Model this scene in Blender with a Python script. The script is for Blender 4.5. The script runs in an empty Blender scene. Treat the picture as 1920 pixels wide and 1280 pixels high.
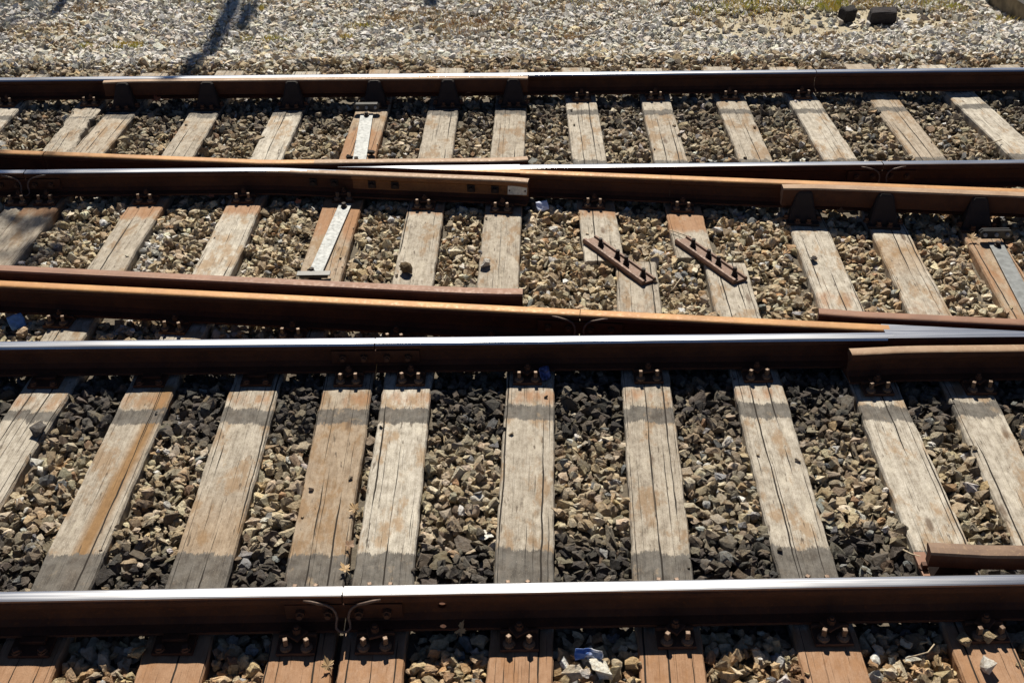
import bpy, bmesh, math, random
import numpy as np
from mathutils import Vector, Matrix, Euler, noise as mnoise

random.seed(7)
rng = np.random.default_rng(11)
scn = bpy.context.scene
COL = scn.collection

# ------------------------------------------------------------------ camera
F_PX, PITCH, YAW, ROLL = 2085.08, math.radians(34.008), math.radians(-0.0894), math.radians(-0.537)
CAM = np.array([0.0, -3.058, 3.220])
def axes(p, yaw, roll):
    cy, sy = math.cos(yaw), math.sin(yaw)
    fwd = np.array([-sy*math.cos(p), cy*math.cos(p), -math.sin(p)])
    right = np.array([cy, sy, 0.0])
    up = np.cross(right, fwd)
    return right*math.cos(roll)+up*math.sin(roll), -right*math.sin(roll)+up*math.cos(roll), fwd
AR, AU, AF = axes(PITCH, YAW, ROLL)
cam_d = bpy.data.cameras.new('camera'); cam = bpy.data.objects.new('camera', cam_d); COL.objects.link(cam)
cam_d.sensor_width = 36.0; cam_d.lens = F_PX/1920*36.0
cam_d.clip_start = 0.05; cam_d.clip_end = 2000
M = Matrix(((AR[0], AU[0], -AF[0], CAM[0]), (AR[1], AU[1], -AF[1], CAM[1]), (AR[2], AU[2], -AF[2], CAM[2]), (0, 0, 0, 1)))
cam.matrix_world = M
scn.camera = cam

# ------------------------------------------------------------------ sky, sun, exposure
SUN_EL, SUN_AZ = math.radians(47.5), math.radians(-3.6)      # azimuth measured from +Y towards +X
w = bpy.data.worlds.new('World'); scn.world = w; w.use_nodes = True
nt = w.node_tree; nt.nodes.clear()
sky = nt.nodes.new('ShaderNodeTexSky'); sky.sky_type = 'NISHITA'; sky.sun_disc = False
sky.sun_elevation = SUN_EL; sky.sun_rotation = SUN_AZ
sky.air_density = 0.4; sky.dust_density = 0.0; sky.ozone_density = 1.0
bg = nt.nodes.new('ShaderNodeBackground'); bg.inputs['Strength'].default_value = 0.05
wo = nt.nodes.new('ShaderNodeOutputWorld')
nt.links.new(sky.outputs[0], bg.inputs[0]); nt.links.new(bg.outputs[0], wo.inputs[0])
sd = bpy.data.lights.new('sun', 'SUN'); sun = bpy.data.objects.new('sun', sd); COL.objects.link(sun)
sd.energy = 5.0; sd.angle = math.radians(0.53); sd.color = (1.0, 0.93, 0.80)
to_sun = Vector((math.sin(SUN_AZ)*math.cos(SUN_EL), math.cos(SUN_AZ)*math.cos(SUN_EL), math.sin(SUN_EL)))
sun.rotation_euler = to_sun.to_track_quat('Z', 'Y').to_euler(); sun.location = to_sun*30
scn.view_settings.view_transform = 'Standard'; scn.view_settings.look = 'None'
scn.view_settings.exposure = 0.6; scn.view_settings.gamma = 1.0
scn.render.engine = 'CYCLES'
scn.cycles.max_bounces = 4; scn.cycles.diffuse_bounces = 2

# ------------------------------------------------------------------ survey: a measured sight line meets the level z
def sv(px, py, z):
    D = AF + AR*(px-960)/F_PX + AU*(640-py)/F_PX
    return CAM + D*((z-CAM[2])/D[2])

# ------------------------------------------------------------------ object helpers
def tag(o, label=None, cat=None, group=None, kind=None):
    if label: o['label'] = label
    if cat: o['category'] = cat
    if group: o['group'] = group
    if kind: o['kind'] = kind
    return o
def empty(name, loc, rz=0.0):
    o = bpy.data.objects.new(name, None); o.location = loc; o.rotation_euler = (0, 0, rz); o.empty_display_size = 0.1
    COL.objects.link(o); return o
def link(name, me, parent=None, loc=(0, 0, 0), rot=(0, 0, 0)):
    o = bpy.data.objects.new(name, me); COL.objects.link(o)
    o.location = loc; o.rotation_euler = rot
    if parent is not None: o.parent = parent
    return o
def mesh(name, verts, faces, mats, mi=None, smooth=False):
    me = bpy.data.meshes.new(name); me.from_pydata([tuple(v) for v in verts], [], [tuple(f) for f in faces])
    for m in (mats if isinstance(mats, (list, tuple)) else [mats]): me.materials.append(m)
    if mi is not None: me.polygons.foreach_set('material_index', np.asarray(mi, dtype=np.int32))
    if smooth: me.polygons.foreach_set('use_smooth', np.ones(len(me.polygons), dtype=bool))
    me.update(); return me
def bm_mesh(name, bm, mats, smooth=False):
    bmesh.ops.recalc_face_normals(bm, faces=bm.faces)
    me = bpy.data.meshes.new(name); bm.to_mesh(me); bm.free()
    for m in (mats if isinstance(mats, (list, tuple)) else [mats]): me.materials.append(m)
    if smooth: me.polygons.foreach_set('use_smooth', np.ones(len(me.polygons), dtype=bool))
    return me
def add_box(bm, c, s, rz=0.0, bev=0.0, rot=None):
    r = bmesh.ops.create_cube(bm, size=1.0)
    vs = r['verts']
    mt = Matrix.Translation(c) @ (rot if rot is not None else Matrix.Rotation(rz, 4, 'Z')) @ Matrix.Diagonal((s[0], s[1], s[2], 1))
    bmesh.ops.transform(bm, matrix=mt, verts=vs)
    if bev > 0:
        es = list({e for v in vs for e in v.link_edges})
        bmesh.ops.bevel(bm, geom=es, offset=bev, segments=2, affect='EDGES', profile=0.6)
def add_cyl(bm, c, r1, r2, h, n=16, rot=None):
    r = bmesh.ops.create_cone(bm, cap_ends=True, cap_tris=False, segments=n, radius1=r1, radius2=r2, depth=h)
    mt = Matrix.Translation(c) @ (rot if rot is not None else Matrix.Identity(4))
    bmesh.ops.transform(bm, matrix=mt, verts=r['verts'])
def tube(points, rad, n=8):
    pts = [Vector(p) for p in points]; V = []; Fc = []
    for i, p in enumerate(pts):
        t = (pts[min(i+1, len(pts)-1)]-pts[max(i-1, 0)]).normalized()
        a = t.cross(Vector((0, 0, 1)));  a = a if a.length > 1e-3 else t.cross(Vector((0, 1, 0)))
        a.normalize(); b = t.cross(a).normalized()
        rr = rad[i] if isinstance(rad, (list, tuple)) else rad
        for k in range(n):
            g = 2*math.pi*k/n; V.append(p + a*math.cos(g)*rr + b*math.sin(g)*rr)
    for i in range(len(pts)-1):
        for k in range(n):
            Fc.append((i*n+k, i*n+(k+1) % n, (i+1)*n+(k+1) % n, (i+1)*n+k))
    Fc.append(tuple(range(n))[::-1]); Fc.append(tuple((len(pts)-1)*n+k for k in range(n)))
    return V, Fc
def fbm(x, y, z=0.0, o=4):
    return mnoise.fractal(Vector((x, y, z)), 1.0, 2.0, o)

# ------------------------------------------------------------------ materials
class NT:
    def __init__(s, name):
        s.m = bpy.data.materials.new(name); s.m.use_nodes = True; s.t = s.m.node_tree
        s.b = s.t.nodes['Principled BSDF']
    def n(s, typ, **kw):
        nd = s.t.nodes.new(typ)
        for k, v in kw.items():
            if k.startswith('i_'):
                key = k[2:]; key = int(key) if key.isdigit() else key.replace('_', ' ')
                s.put(nd.inputs[key], v)
            else: setattr(nd, k, v)
        return nd
    def put(s, sock, v):
        if isinstance(v, bpy.types.NodeSocket): s.t.links.new(v, sock)
        else: sock.default_value = v
    def obj(s): return s.n('ShaderNodeTexCoord').outputs['Object']
    def mapped(s, scale, vec=None, off=None):
        mp = s.n('ShaderNodeMapping'); s.put(mp.inputs['Vector'], vec if vec is not None else s.obj()); mp.inputs['Scale'].default_value = scale
        if off is not None: s.put(mp.inputs['Location'], off)
        return mp.outputs[0]
    def noise(s, vec, scale=1.0, detail=4.0, rough=0.55, dist=0.0):
        nd = s.n('ShaderNodeTexNoise'); s.put(nd.inputs['Vector'], vec); nd.inputs['Scale'].default_value = scale
        nd.inputs['Detail'].default_value = detail; nd.inputs['Roughness'].default_value = rough; nd.inputs['Distortion'].default_value = dist
        return nd.outputs['Fac']
    def math(s, op, a, b=0.0, clamp=False):
        nd = s.n('ShaderNodeMath', operation=op, use_clamp=clamp); s.put(nd.inputs[0], a); s.put(nd.inputs[1], b); return nd.outputs[0]
    def step(s, v, lo, hi, a=0.0, b=1.0):
        nd = s.n('ShaderNodeMapRange', interpolation_type='SMOOTHSTEP'); s.put(nd.inputs['Value'], v)
        for k, x in zip(('From Min', 'From Max', 'To Min', 'To Max'), (lo, hi, a, b)): nd.inputs[k].default_value = x
        return nd.outputs[0]
    def mix(s, f, a, b, typ='MIX'):
        nd = s.n('ShaderNodeMix', data_type='RGBA', blend_type=typ)
        s.put(nd.inputs[0], f)
        for sock, v in ((nd.inputs[6], a), (nd.inputs[7], b)):
            s.put(sock, v if isinstance(v, bpy.types.NodeSocket) else (v[0], v[1], v[2], 1.0))
        return nd.outputs[2]
    def ramp(s, f, stops):
        nd = s.n('ShaderNodeValToRGB'); s.put(nd.inputs[0], f); cr = nd.color_ramp
        while len(cr.elements) < len(stops): cr.elements.new(0.5)
        for e, (p, c) in zip(cr.elements, stops): e.position = p; e.color = (c[0], c[1], c[2], 1)
        return nd.outputs[0]
    def attr(s, name, out='Fac'):
        return s.n('ShaderNodeAttribute', attribute_name=name).outputs[out]
    def bump(s, h, strength=0.4, dist=0.01):
        nd = s.n('ShaderNodeBump'); nd.inputs['Strength'].default_value = strength; nd.inputs['Distance'].default_value = dist
        s.put(nd.inputs['Height'], h); s.put(s.b.inputs['Normal'], nd.outputs[0]); return nd.outputs[0]
    def set(s, **kw):
        for k, v in kw.items():
            sock = s.b.inputs[k.replace('_', ' ')]
            s.put(sock, v if isinstance(v, bpy.types.NodeSocket) or not isinstance(v, tuple) else (v[0], v[1], v[2], 1.0))
        return s

def mat_polished():
    a = NT('polished_steel')
    n1 = a.noise(a.mapped((1.5, 160, 160)), 1, 5); n2 = a.noise(a.mapped((3, 30, 3)), 1, 3)
    col = a.mix(a.step(n2, .35, .75), (.64, .65, .68), (.50, .50, .52))
    a.set(Base_Color=col, Metallic=1.0, Roughness=a.step(n1, .25, .75, .22, .31))
    return a.m
def mat_rust(name, c1, c2, c3, rough=.7, metal=0.0, sc=1.0, bump=.35):
    a = NT(name); o = a.obj()
    n1 = a.noise(o, 9*sc, 6, .65); n2 = a.noise(o, 60*sc, 5, .7); n3 = a.noise(a.mapped((4, 4, 30)), sc, 4)
    c = a.mix(a.step(n1, .35, .65), c1, c2); c = a.mix(a.step(n2, .5, .72), c, c3)
    c = a.mix(a.step(n3, .55, .8, 0, .55), c, tuple(x*.55 for x in c1))
    a.set(Base_Color=c, Roughness=a.step(n2, .3, .7, rough-.12, rough+.12), Metallic=metal)
    a.b.inputs['Specular IOR Level'].default_value = .3
    a.bump(n2, bump, .002); return a.m
def mat_wood():
    a = NT('weathered_timber')
    oi = a.n('ShaderNodeObjectInfo'); rnd = a.math('MULTIPLY', oi.outputs['Random'], 40.0)
    cm = a.n('ShaderNodeCombineXYZ')
    for k in range(3): a.put(cm.inputs[k], rnd)
    vec = a.n('ShaderNodeVectorMath', operation='ADD'); a.put(vec.inputs[0], a.obj()); a.put(vec.inputs[1], cm.outputs[0]); v = vec.outputs[0]
    fine = a.noise(a.mapped((260, 9, 260), v), 1, 5, .7)
    grain = a.noise(a.mapped((60, 2.0, 60), v), 1, 5, .6, .1)
    broad = a.noise(a.mapped((9, 4.0, 9), v), 1, 7, .68)
    bleach = a.noise(a.mapped((13, 5.5, 13), a.mapped((1, 1, 1), v, (7.3, 2.1, 4.4))), 1, 6, .65)
    speck = a.noise(v, 230, 3, .65); mott = a.noise(a.mapped((34, 20, 34), v), 1, 8, .72)
    tone = a.math('ADD', a.math('ADD', a.math('MULTIPLY', grain, .20), a.math('MULTIPLY', fine, .30)), a.math('MULTIPLY', mott, .50))
    c = a.ramp(tone, [(.36, (.16, .138, .112)), (.46, (.345, .31, .26)), (.60, (.56, .52, .455))])
    c = a.mix(a.step(bleach, .50, .64, 0, .5), c, (.62, .575, .49))
    c = a.mix(a.step(speck, .52, .66, 0, .6), c, (.22, .18, .135))
    c = a.mix(a.step(broad, .50, .62, 0, .75), c, a.mix(tone, (.14, .085, .045), (.46, .32, .19)))
    c = a.mix(a.math('MULTIPLY', a.attr('tone'), .55, clamp=True), c, a.mix(mott, (.13, .07, .03), (.46, .29, .14)))
    vr = a.n('ShaderNodeTexWhiteNoise', noise_dimensions='1D'); a.put(vr.inputs[1], rnd)
    c = a.mix(a.step(vr.outputs[0], 0, 1, 0, .6), c, a.mix(1.0, c, (.62, .57, .52), 'MULTIPLY'))
    pit = a.step(a.noise(a.mapped((55, 11, 55), v), 1, 3, .5), .66, .72)
    c = a.mix(a.math('MULTIPLY', pit, .75), c, (.07, .052, .038))
    rw = a.math('ADD', a.attr('rust'), a.math('MULTIPLY', a.math('SUBTRACT', a.noise(a.mapped((16, 5, 16), v), 1, 5, .65), .5), 1.3))
    c = a.mix(a.step(rw, .34, .8, 0, .8), c, a.mix(tone, (.13, .055, .025), (.46, .245, .12)))
    # cracks along the grain: thin lines that start and stop
    sx = a.n('ShaderNodeSeparateXYZ', i_0=v)
    def lines(freq, width, amp, lo, hi, ysc):
        wob = a.math('MULTIPLY', a.noise(a.mapped((.6, 1.1, .6), v), 1, 5, .6), amp*freq)
        u = a.math('ADD', a.math('MULTIPLY', sx.outputs[0], freq), wob)
        fl = a.math('FLOOR', u); fr = a.math('ABSOLUTE', a.math('SUBTRACT', a.math('SUBTRACT', u, fl), .5))
        cx = a.n('ShaderNodeCombineXYZ', i_0=a.math('MULTIPLY', fl, 3.71), i_1=a.math('MULTIPLY', sx.outputs[1], ysc), i_2=rnd)
        msk = a.step(a.noise(cx.outputs[0], 1, 3, .6), lo, hi)
        wd = a.math('MULTIPLY', msk, width*freq)
        return a.math('MULTIPLY', a.math('SUBTRACT', 1.0, a.math('DIVIDE', fr, a.math('ADD', wd, .0005)), clamp=True), msk)
    k1 = lines(11, .0042, .045, .46, .60, .7); k2 = lines(31, .0020, .03, .50, .68, 1.2); k3 = lines(80, .0011, .03, .52, .75, 2.6)
    k = a.math('MAXIMUM', a.step(k1, .0, .45), a.math('MAXIMUM', a.step(k2, 0, .5, 0, .9), a.step(k3, 0, .6, 0, .4)))
    # grease band with a ragged edge
    gn = a.math('ADD', a.math('MULTIPLY', a.noise(a.mapped((190, 16, 190), v), 1, 4, .65), .8), a.math('MULTIPLY', a.noise(a.mapped((26, 16, 26), v), 1, 6, .68), .9))
    gr = a.math('ADD', a.attr('grease'), a.math('SUBTRACT', gn, .85))
    gc = a.mix(a.step(a.noise(v, 16, 5, .65), .35, .68), (.055, .049, .044), (.115, .108, .10))
    gc = a.mix(a.step(tone, .42, .6, 0, .35), gc, (.20, .18, .155))
    gc = a.mix(a.step(a.noise(a.mapped((14, 9, 14), v), 1, 5, .7), .58, .72, 0, .6), gc, (.30, .22, .14))
    gc = a.mix(a.step(speck, .66, .72), gc, (.42, .40, .36))
    c = a.mix(a.step(gr, .42, .56, 0, .92), c, gc)
    c = a.mix(k, c, (.022, .017, .013))
    vo = a.n('ShaderNodeTexVoronoi'); a.put(vo.inputs['Vector'], a.mapped((5, 1.6, 5), v)); vo.inputs['Scale'].default_value = 1.0
    kn = a.step(a.math('ADD', vo.outputs['Distance'], a.math('MULTIPLY', mott, .08)), .08, .15, 1, 0)
    c = a.mix(a.math('MULTIPLY', kn, .7), c, (.085, .05, .03))
    a.set(Base_Color=c, Roughness=.88); a.b.inputs['Specular IOR Level'].default_value = .25
    h = a.math('SUBTRACT', a.math('ADD', a.math('MULTIPLY', tone, 1.0), a.math('MULTIPLY', speck, .25)), a.math('MULTIPLY', k, 1.0))
    a.bump(h, .9, .007); return a.m
def mat_stone():
    a = NT('crushed_stone'); g = a.n('ShaderNodeNewGeometry').outputs['Position']
    t = a.attr('tint', 'Color')
    n0 = a.noise(g, 22, 4, .6); n1 = a.noise(g, 75, 6, .7); n2 = a.noise(g, 300, 3, .6)
    c = a.mix(a.step(n1, .40, .66, .0, .7), t, a.mix(1.0, t, (.52, .44, .35), 'MULTIPLY'))
    c = a.mix(a.step(n0, .5, .7, 0, .5), c, a.mix(1.0, c, (.85, .68, .50), 'MULTIPLY'))
    c = a.mix(a.step(n2, .56, .70, 0, .45), c, a.mix(.4, t, (.62, .58, .5)))
    a.set(Base_Color=c, Roughness=.9); a.b.inputs['Specular IOR Level'].default_value = .3
    a.bump(a.math('ADD', n1, a.math('MULTIPLY', n2, .4)), .85, .012); return a.m
def mat_plain(name, c, rough=.6, metal=0.0, var=.25, sc=40, bump=.2):
    a = NT(name); n = a.noise(a.obj(), sc, 5)
    a.set(Base_Color=a.mix(a.step(n, .3, .7), tuple(x*(1-var) for x in c), tuple(min(1, x*(1+var)) for x in c)), Roughness=rough, Metallic=metal)
    if bump: a.bump(n, bump, .002)
    return a.m
def mat_ground():
    a = NT('dusty_ground'); g = a.n('ShaderNodeNewGeometry').outputs['Position']
    n1 = a.noise(g, 1.3, 5, .6); n2 = a.noise(g, 14, 6, .7); n3 = a.noise(g, 90, 3)
    c = a.mix(a.step(n1, .35, .65), (.33, .28, .19), (.42, .37, .27))
    c = a.mix(a.step(n2, .5, .75), c, (.24, .20, .14)); c = a.mix(a.step(n3, .55, .7, 0, .6), c, (.52, .48, .41))
    c = a.mix(a.step(a.noise(g, 3.1, 4), .60, .70, 0, .5), c, (.33, .20, .05))
    a.set(Base_Color=c, Roughness=.95); a.bump(a.math('ADD', n2, n3), .6, .01); return a.m
def mat_bed():
    a = NT('packed_stone_dust'); g = a.n('ShaderNodeNewGeometry').outputs['Position']
    n2 = a.noise(g, 30, 6, .7)
    a.set(Base_Color=a.mix(n2, (.06, .05, .04), (.17, .14, .10)), Roughness=.95); a.bump(n2, .8, .02); return a.m
def mat_leaf(name, c1, c2):
    a = NT(name); n = a.noise(a.obj(), 60, 4)
    a.set(Base_Color=a.mix(n, c1, c2), Roughness=.6); return a.m

POL = mat_polished()
RUST = mat_rust('rust_brown', (.046, .016, .008), (.07, .025, .011), (.10, .038, .016), rough=.8)
RUST_TOP = mat_rust('rust_orange_top', (.42, .215, .075), (.34, .165, .06), (.48, .30, .15), rough=.58, metal=.08, sc=.6, bump=.12)
RUST_RED = mat_rust('rust_red_brown', (.19, .095, .060), (.23, .115, .070), (.27, .16, .11), rough=.62, metal=.05, sc=.7, bump=.15)
RUST_PALE = mat_rust('rust_worn_pale', (.31, .205, .13), (.24, .145, .085), (.37, .27, .18), rough=.62, metal=.05, sc=.7, bump=.15)
RUST_FAST = mat_rust('rust_fastening', (.07, .032, .018), (.09, .042, .024), (.13, .06, .034), rough=.7, metal=.05, sc=1.5)
IRON_DARK = mat_rust('dark_iron', (.020, .013, .011), (.028, .018, .015), (.045, .030, .024), rough=.75, sc=1.5)
SCREW = mat_rust('screw_head_steel', (.15, .10, .07), (.11, .068, .042), (.22, .165, .12), rough=.55, metal=.3, sc=3)
ZINC = mat_rust('galvanised_steel', (.27, .285, .29), (.34, .35, .35), (.22, .22, .215), rough=.62, metal=.1, sc=.6, bump=.15)
BLACK = mat_plain('black_painted_steel', (.022, .022, .024), .42, 0, .3, 40, .15)
WOOD = mat_wood(); STONE = mat_stone(); GROUND = mat_ground(); BED = mat_bed()
COPPER = mat_plain('dull_cable', (.12, .075, .055), .6, .2, .3, 90)

# ------------------------------------------------------------------ track geometry
Y1 = lambda x: 0.0088*x
Y2 = lambda x: 1.74
Y3 = lambda x: 3.828
Y4 = lambda x: 5.568
D1 = lambda x: 2.037 - .1127*x
D2 = lambda x: 3.762 - .1125*x
ZS = -.18                                    # sleeper top, rail top is z = 0
def X(px, py, z=-.002): return float(sv(px, py, z)[0])

PROF = [(0, 0), (.010, -.0003), (.018, -.0010), (.025, -.0024), (.0305, -.0055), (.0345, -.0125), (.0345, -.0350), (.020, -.0440), (.0095, -.0560),
        (.0080, -.0850), (.0100, -.1180), (.0300, -.1390), (.0680, -.1480), (.0700, -.1590)]
def rail_profile():
    r = [(y, z) for y, z in PROF]; l = [(-y, z) for y, z in PROF[1:]][::-1]
    return l + r
def rail_mesh(name, pts, band=(-.028, .028), top=None, side=None, wid=1.0, ztop=0.0, pick=None, mats=None):
    """A rail swept along plan points; the faces of the running band take the first material."""
    top = top or POL; side = side or RUST
    pr = rail_profile(); n = len(pr); V = []; Fc = []; mi = []
    P = [Vector((p[0], p[1], 0)) for p in pts]
    o = P[0].copy()
    for i, p in enumerate(P):
        t = (P[min(i+1, len(P)-1)]-P[max(i-1, 0)]).normalized(); nn = Vector((-t.y, t.x, 0))
        if nn.y < 0: nn = -nn
        for y, z in pr:
            q = p - o + nn*(y*wid); V.append((q.x, q.y, z+ztop))
    for i in range(len(P)-1):
        for k in range(n-1):
            Fc.append((i*n+k, i*n+k+1, (i+1)*n+k+1, (i+1)*n+k))
            ym = (pr[k][0]+pr[k+1][0])/2; zm = (pr[k][1]+pr[k+1][1])/2
            mi.append(pick((P[i].x+P[i+1].x)/2, ym, zm) if pick else (0 if (band[0] <= ym <= band[1] and zm > -.014) else 1))
        Fc.append((i*n, (i+1)*n, (i+1)*n+n-1, i*n+n-1)); mi.append(1)
    Fc.append(tuple(range(n))); mi.append(1); Fc.append(tuple((len(P)-1)*n+k for k in range(n))[::-1]); mi.append(1)
    me = mesh(name, V, Fc, mats or [top, side], mi); return me, o
def fillsegs(f, x0, x1, step=.25):
    n = max(2, int(abs(x1-x0)/step)+1); return [(x, f(x)) for x in np.linspace(x0, x1, n)]
def rail(name, label, f, x0, x1, **kw):
    me, o = rail_mesh(name, fillsegs(f, x0, x1), **kw)
    ob = link(name, me, None, o); return tag(ob, label, 'rail', 'running rails')
XL, XR = -9.0, 9.0
J1 = X(642.5, 1108); J2 = X(703, 638); J3L = X(46, 322); J3R = X(1655, 306); J4 = X(1532, 136); JD1 = X(1088, 583); JD2L = X(80, 291); JD2R = X(1258, 332)
g = .003
rail('running_rail', 'shiny nearest rail, from the frame edge to the joint with the looped cable', Y1, XL, J1-g, band=(-.022, .034))
near_rail = rail('running_rail', 'shiny nearest rail with the sun glare, running on from the joint past the check rail', Y1, J1+g, XR, band=(-.022, .034))
def bore(ob, x, z, r):
    bm = bmesh.new(); add_cyl(bm, (0, 0, 0), r, r, .12, 20, Matrix.Rotation(math.pi/2, 4, 'X')); me = bm_mesh('bore', bm, RUST)
    t = link('bore', me, None, (x, Y1(x), z)); md = ob.modifiers.new('bore', 'BOOLEAN'); md.operation = 'DIFFERENCE'; md.object = t; md.solver = 'EXACT'
    bpy.context.view_layer.update(); dg = bpy.context.evaluated_depsgraph_get(); nm_ = bpy.data.meshes.new_from_object(ob.evaluated_get(dg))
    ob.modifiers.clear(); ob.data = nm_; bpy.data.objects.remove(t)
bore(near_rail, X(829, 1135, -.085), -.082, .016)
rail('running_rail', 'shiny second rail ending at the narrow joint gap in front of the orange rail', Y2, XL, J2-g, band=(-.034, .022))
rail('running_rail', 'orange rusty rail lying in front of the long reddish check rail', D1, XL, JD1-g, band=(-.036, .036), top=RUST_TOP)
rail('running_rail', 'short shiny rail piece before the cabled joint of the third line', Y3, XL, J3L-g, band=(-.026, .034))
rail('running_rail', 'orange rusty rail stub beyond the oblique joint beside the rotten sleeper', D2, XL, JD2L-g, band=(-.036, .036), top=RUST_TOP)
rail('running_rail', 'bluish shiny third rail running on past the cabled joint behind the braced check rail', Y3, J3R+g, XR, band=(-.026, .034))
rail('running_rail', 'orange rusty rail behind the check rail with three dark braces', D2, JD2R+.001, XR, band=(-.036, .036), top=RUST_TOP)
rail('running_rail', 'long shiny farthest rail behind the check rail with six black braces', Y4, XL, J4-g, band=(-.034, .024))
rail('running_rail', 'bluish farthest rail beyond the fine joint near the pale gravel heap', Y4, J4+g, XR, band=(-.034, .024))

# --- crossing between the third rail and the orange diverging rail
def part_rail(name, parent, pts, **kw):
    me, o = rail_mesh(name, pts, **kw); b = parent.location
    return link(name, me, parent, (o.x-b[0], o.y-b[1], o.z-b[2]))
def nose_mesh(name, fa, fb, x0, x1, zb=-.10, zt=-.0008, n=24, split=None):
    """Solid point between two edges fa (front) and fb (back)."""
    V = []; Fc = []; mi = []
    xs = np.linspace(x0, x1, n)
    for x in xs:
        a, b = fa(x), fb(x); c = (a+b)/2; h = max((b-a)/2, .004); e = min(.006, h*.4)
        drop = -.006*max(0, 1-(abs(x-x0)/.35))
        s = split(x) if split else 0
        for y, z in ((c-h, zb), (c-h, zt-.010+drop), (c-h+e, zt-.001+drop), (c-h+e+(2*h-2*e)*s, zt+drop), (c+h-e, zt-.001+drop), (c+h, zt-.010+drop), (c+h, zb)): V.append((x-x0, y, z))
    m = 7
    for i in range(n-1):
        for k in range(m-1):
            Fc.append((i*m+k, (i+1)*m+k, (i+1)*m+k+1, i*m+k+1)); mi.append(2 if k == 2 and split else (0 if k in (2, 3) else 1))
        Fc.append((i*m, i*m+6, (i+1)*m+6, (i+1)*m)); mi.append(1)
    Fc.append(tuple(range(m))); mi.append(1); Fc.append(tuple((n-1)*m+k for k in range(m))[::-1]); mi.append(1)
    return mesh(name, V, Fc, [POL, RUST, RUST_TOP], mi)
cr1 = empty('rail_crossing', (-.6, 3.83, 0))
tag(cr1, 'crossing point where the third rail and an orange rail meet, with flared wing rails', 'crossing', 'crossings of the turnout')
xb = -1.63
part_rail('vee_rail', cr1, fillsegs(Y3, .02, J3R-g), band=(-.026, .034))
part_rail('vee_rail', cr1, fillsegs(D2, .03, JD2R-.001), band=(-.036, .036), top=RUST_TOP)
nm = nose_mesh('nose', lambda x: D2(x)-.0352, lambda x: 3.8632, -1.16, .075, split=lambda x: 0.0 if x < -.55 else min(.45, (x+.55)*.7))
link('nose', nm, cr1, (-1.16+.6, -3.83, 0))
wf = lambda x: D2(x)-.117
ORANGE_WEB = mat_rust('rust_orange_web', (.17, .07, .026), (.22, .095, .034), (.11, .05, .025))
pts = fillsegs(Y3, J3L+g, xb-.25) + [(xb-.12, 3.8275), (xb, 3.824)] + [(x, wf(x)) for x in np.linspace(xb+.08, -.05, 40)] + [(.06, wf(.06)-.006), (.13, wf(.13)-.014)]
def wing_pick(x, ym, zm):
    if zm < -.014: return 3 if (x > -1.05 and zm > -.12) else 1
    lo = -.030 + .075*min(1, max(0, (x+1.62)/.75))
    if abs(ym) > .036: return 1
    return 0 if (lo <= ym <= .034 and x < -.85) else (2 if x > -1.7 else 1)
part_rail('wing_rail', cr1, pts, pick=wing_pick, mats=[POL, RUST, RUST_PALE, ORANGE_WEB])
wb = lambda x: 3.945
pts = fillsegs(D2, JD2L+.004, xb-.2) + [(xb-.08, D2(xb-.08)-.003), (xb+.06, 3.946)] + [(x, wb(x)) for x in np.linspace(xb+.3, -.12, 6)] + [(.02, 3.951), (.13, 3.966)]
k = len(fillsegs(D2, JD2L+.004, xb-.2))+3
part_rail('wing_rail', cr1, pts[:k], band=(-.036, .036), top=RUST_TOP)
part_rail('wing_rail', cr1, pts[k-1:], band=(-.036, .036), top=RUST_PALE)
# square washers of the through bolts, maker's plate with two rivets
bm = bmesh.new(); add_box(bm, (0, 0, 0), (.052, .012, .052), bev=.003); add_cyl(bm, (0, -.017, 0), .016, .016, .024, 6, Matrix.Rotation(math.pi/2, 4, 'X')); WASH = bm_mesh('through_bolt', bm, IRON_DARK)
for px, py in ((587, 339), (627, 340), (697, 345), (740, 347), (883, 353), (928, 355)):
    x = X(px, py, -.07); y = (3.828 if x < xb else wf(x)) - .016
    link('through_bolt', WASH, cr1, (x+.6, y-3.83, -.078))
bm = bmesh.new(); add_box(bm, (0, 0, 0), (.128, .004, .058), bev=.001); PLT = bm_mesh('rating_plate', bm, mat_plain('plate_aluminium', (.62, .58, .48), .55, .2, .22, 45))
xp = X(970, 356, -.075)
pl = link('rating_plate', PLT, cr1, (xp+.6, wf(xp)-.026-3.83-.002, -.074), (math.radians(-14), 0, math.atan(-.1125)))
tag(pl, 'pale riveted plate on the end of the wing rail')
bm = bmesh.new(); add_cyl(bm, (0, 0, 0), .006, .005, .006, 10, Matrix.Rotation(math.pi/2, 4, 'X')); RIV = bm_mesh('rivet', bm, RUST)
for sx in (-1, 1): link('rivet', RIV, pl, (sx*.052, -.004, -.003))
# --- crossing between the second rail and the nearer orange rail
cr2 = empty('rail_crossing', (2.0, 1.74, 0))
tag(cr2, 'crossing point where the second rail and the nearer orange rail merge into one blue tip', 'crossing', 'crossings of the turnout')
part_rail('vee_rail', cr2, fillsegs(Y2, J2+g, 1.99), band=(-.034, .022))
part_rail('vee_rail', cr2, fillsegs(D1, JD1+.001, 1.99), band=(-.036, .036), top=RUST_TOP)
nm2 = nose_mesh('nose', lambda x: 1.7052, lambda x: D1(x)+.0352, 3.24, 1.955)
link('nose', nm2, cr2, (1.24, -1.74, 0))
wfr = lambda x: 1.615
pts = [(1.73, 1.596), (1.80, 1.600), (1.98, 1.612)] + fillsegs(wfr, 2.1, 3.6)
part_rail('wing_rail', cr2, pts, band=(-.029, .029), top=RUST_PALE)
wbk = lambda x: D1(x)+.122
pts = [(1.66, wbk(1.66)+.012), (1.75, wbk(1.75)+.006), (1.9, wbk(1.9))] + fillsegs(wbk, 2.05, 3.6)
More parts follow.
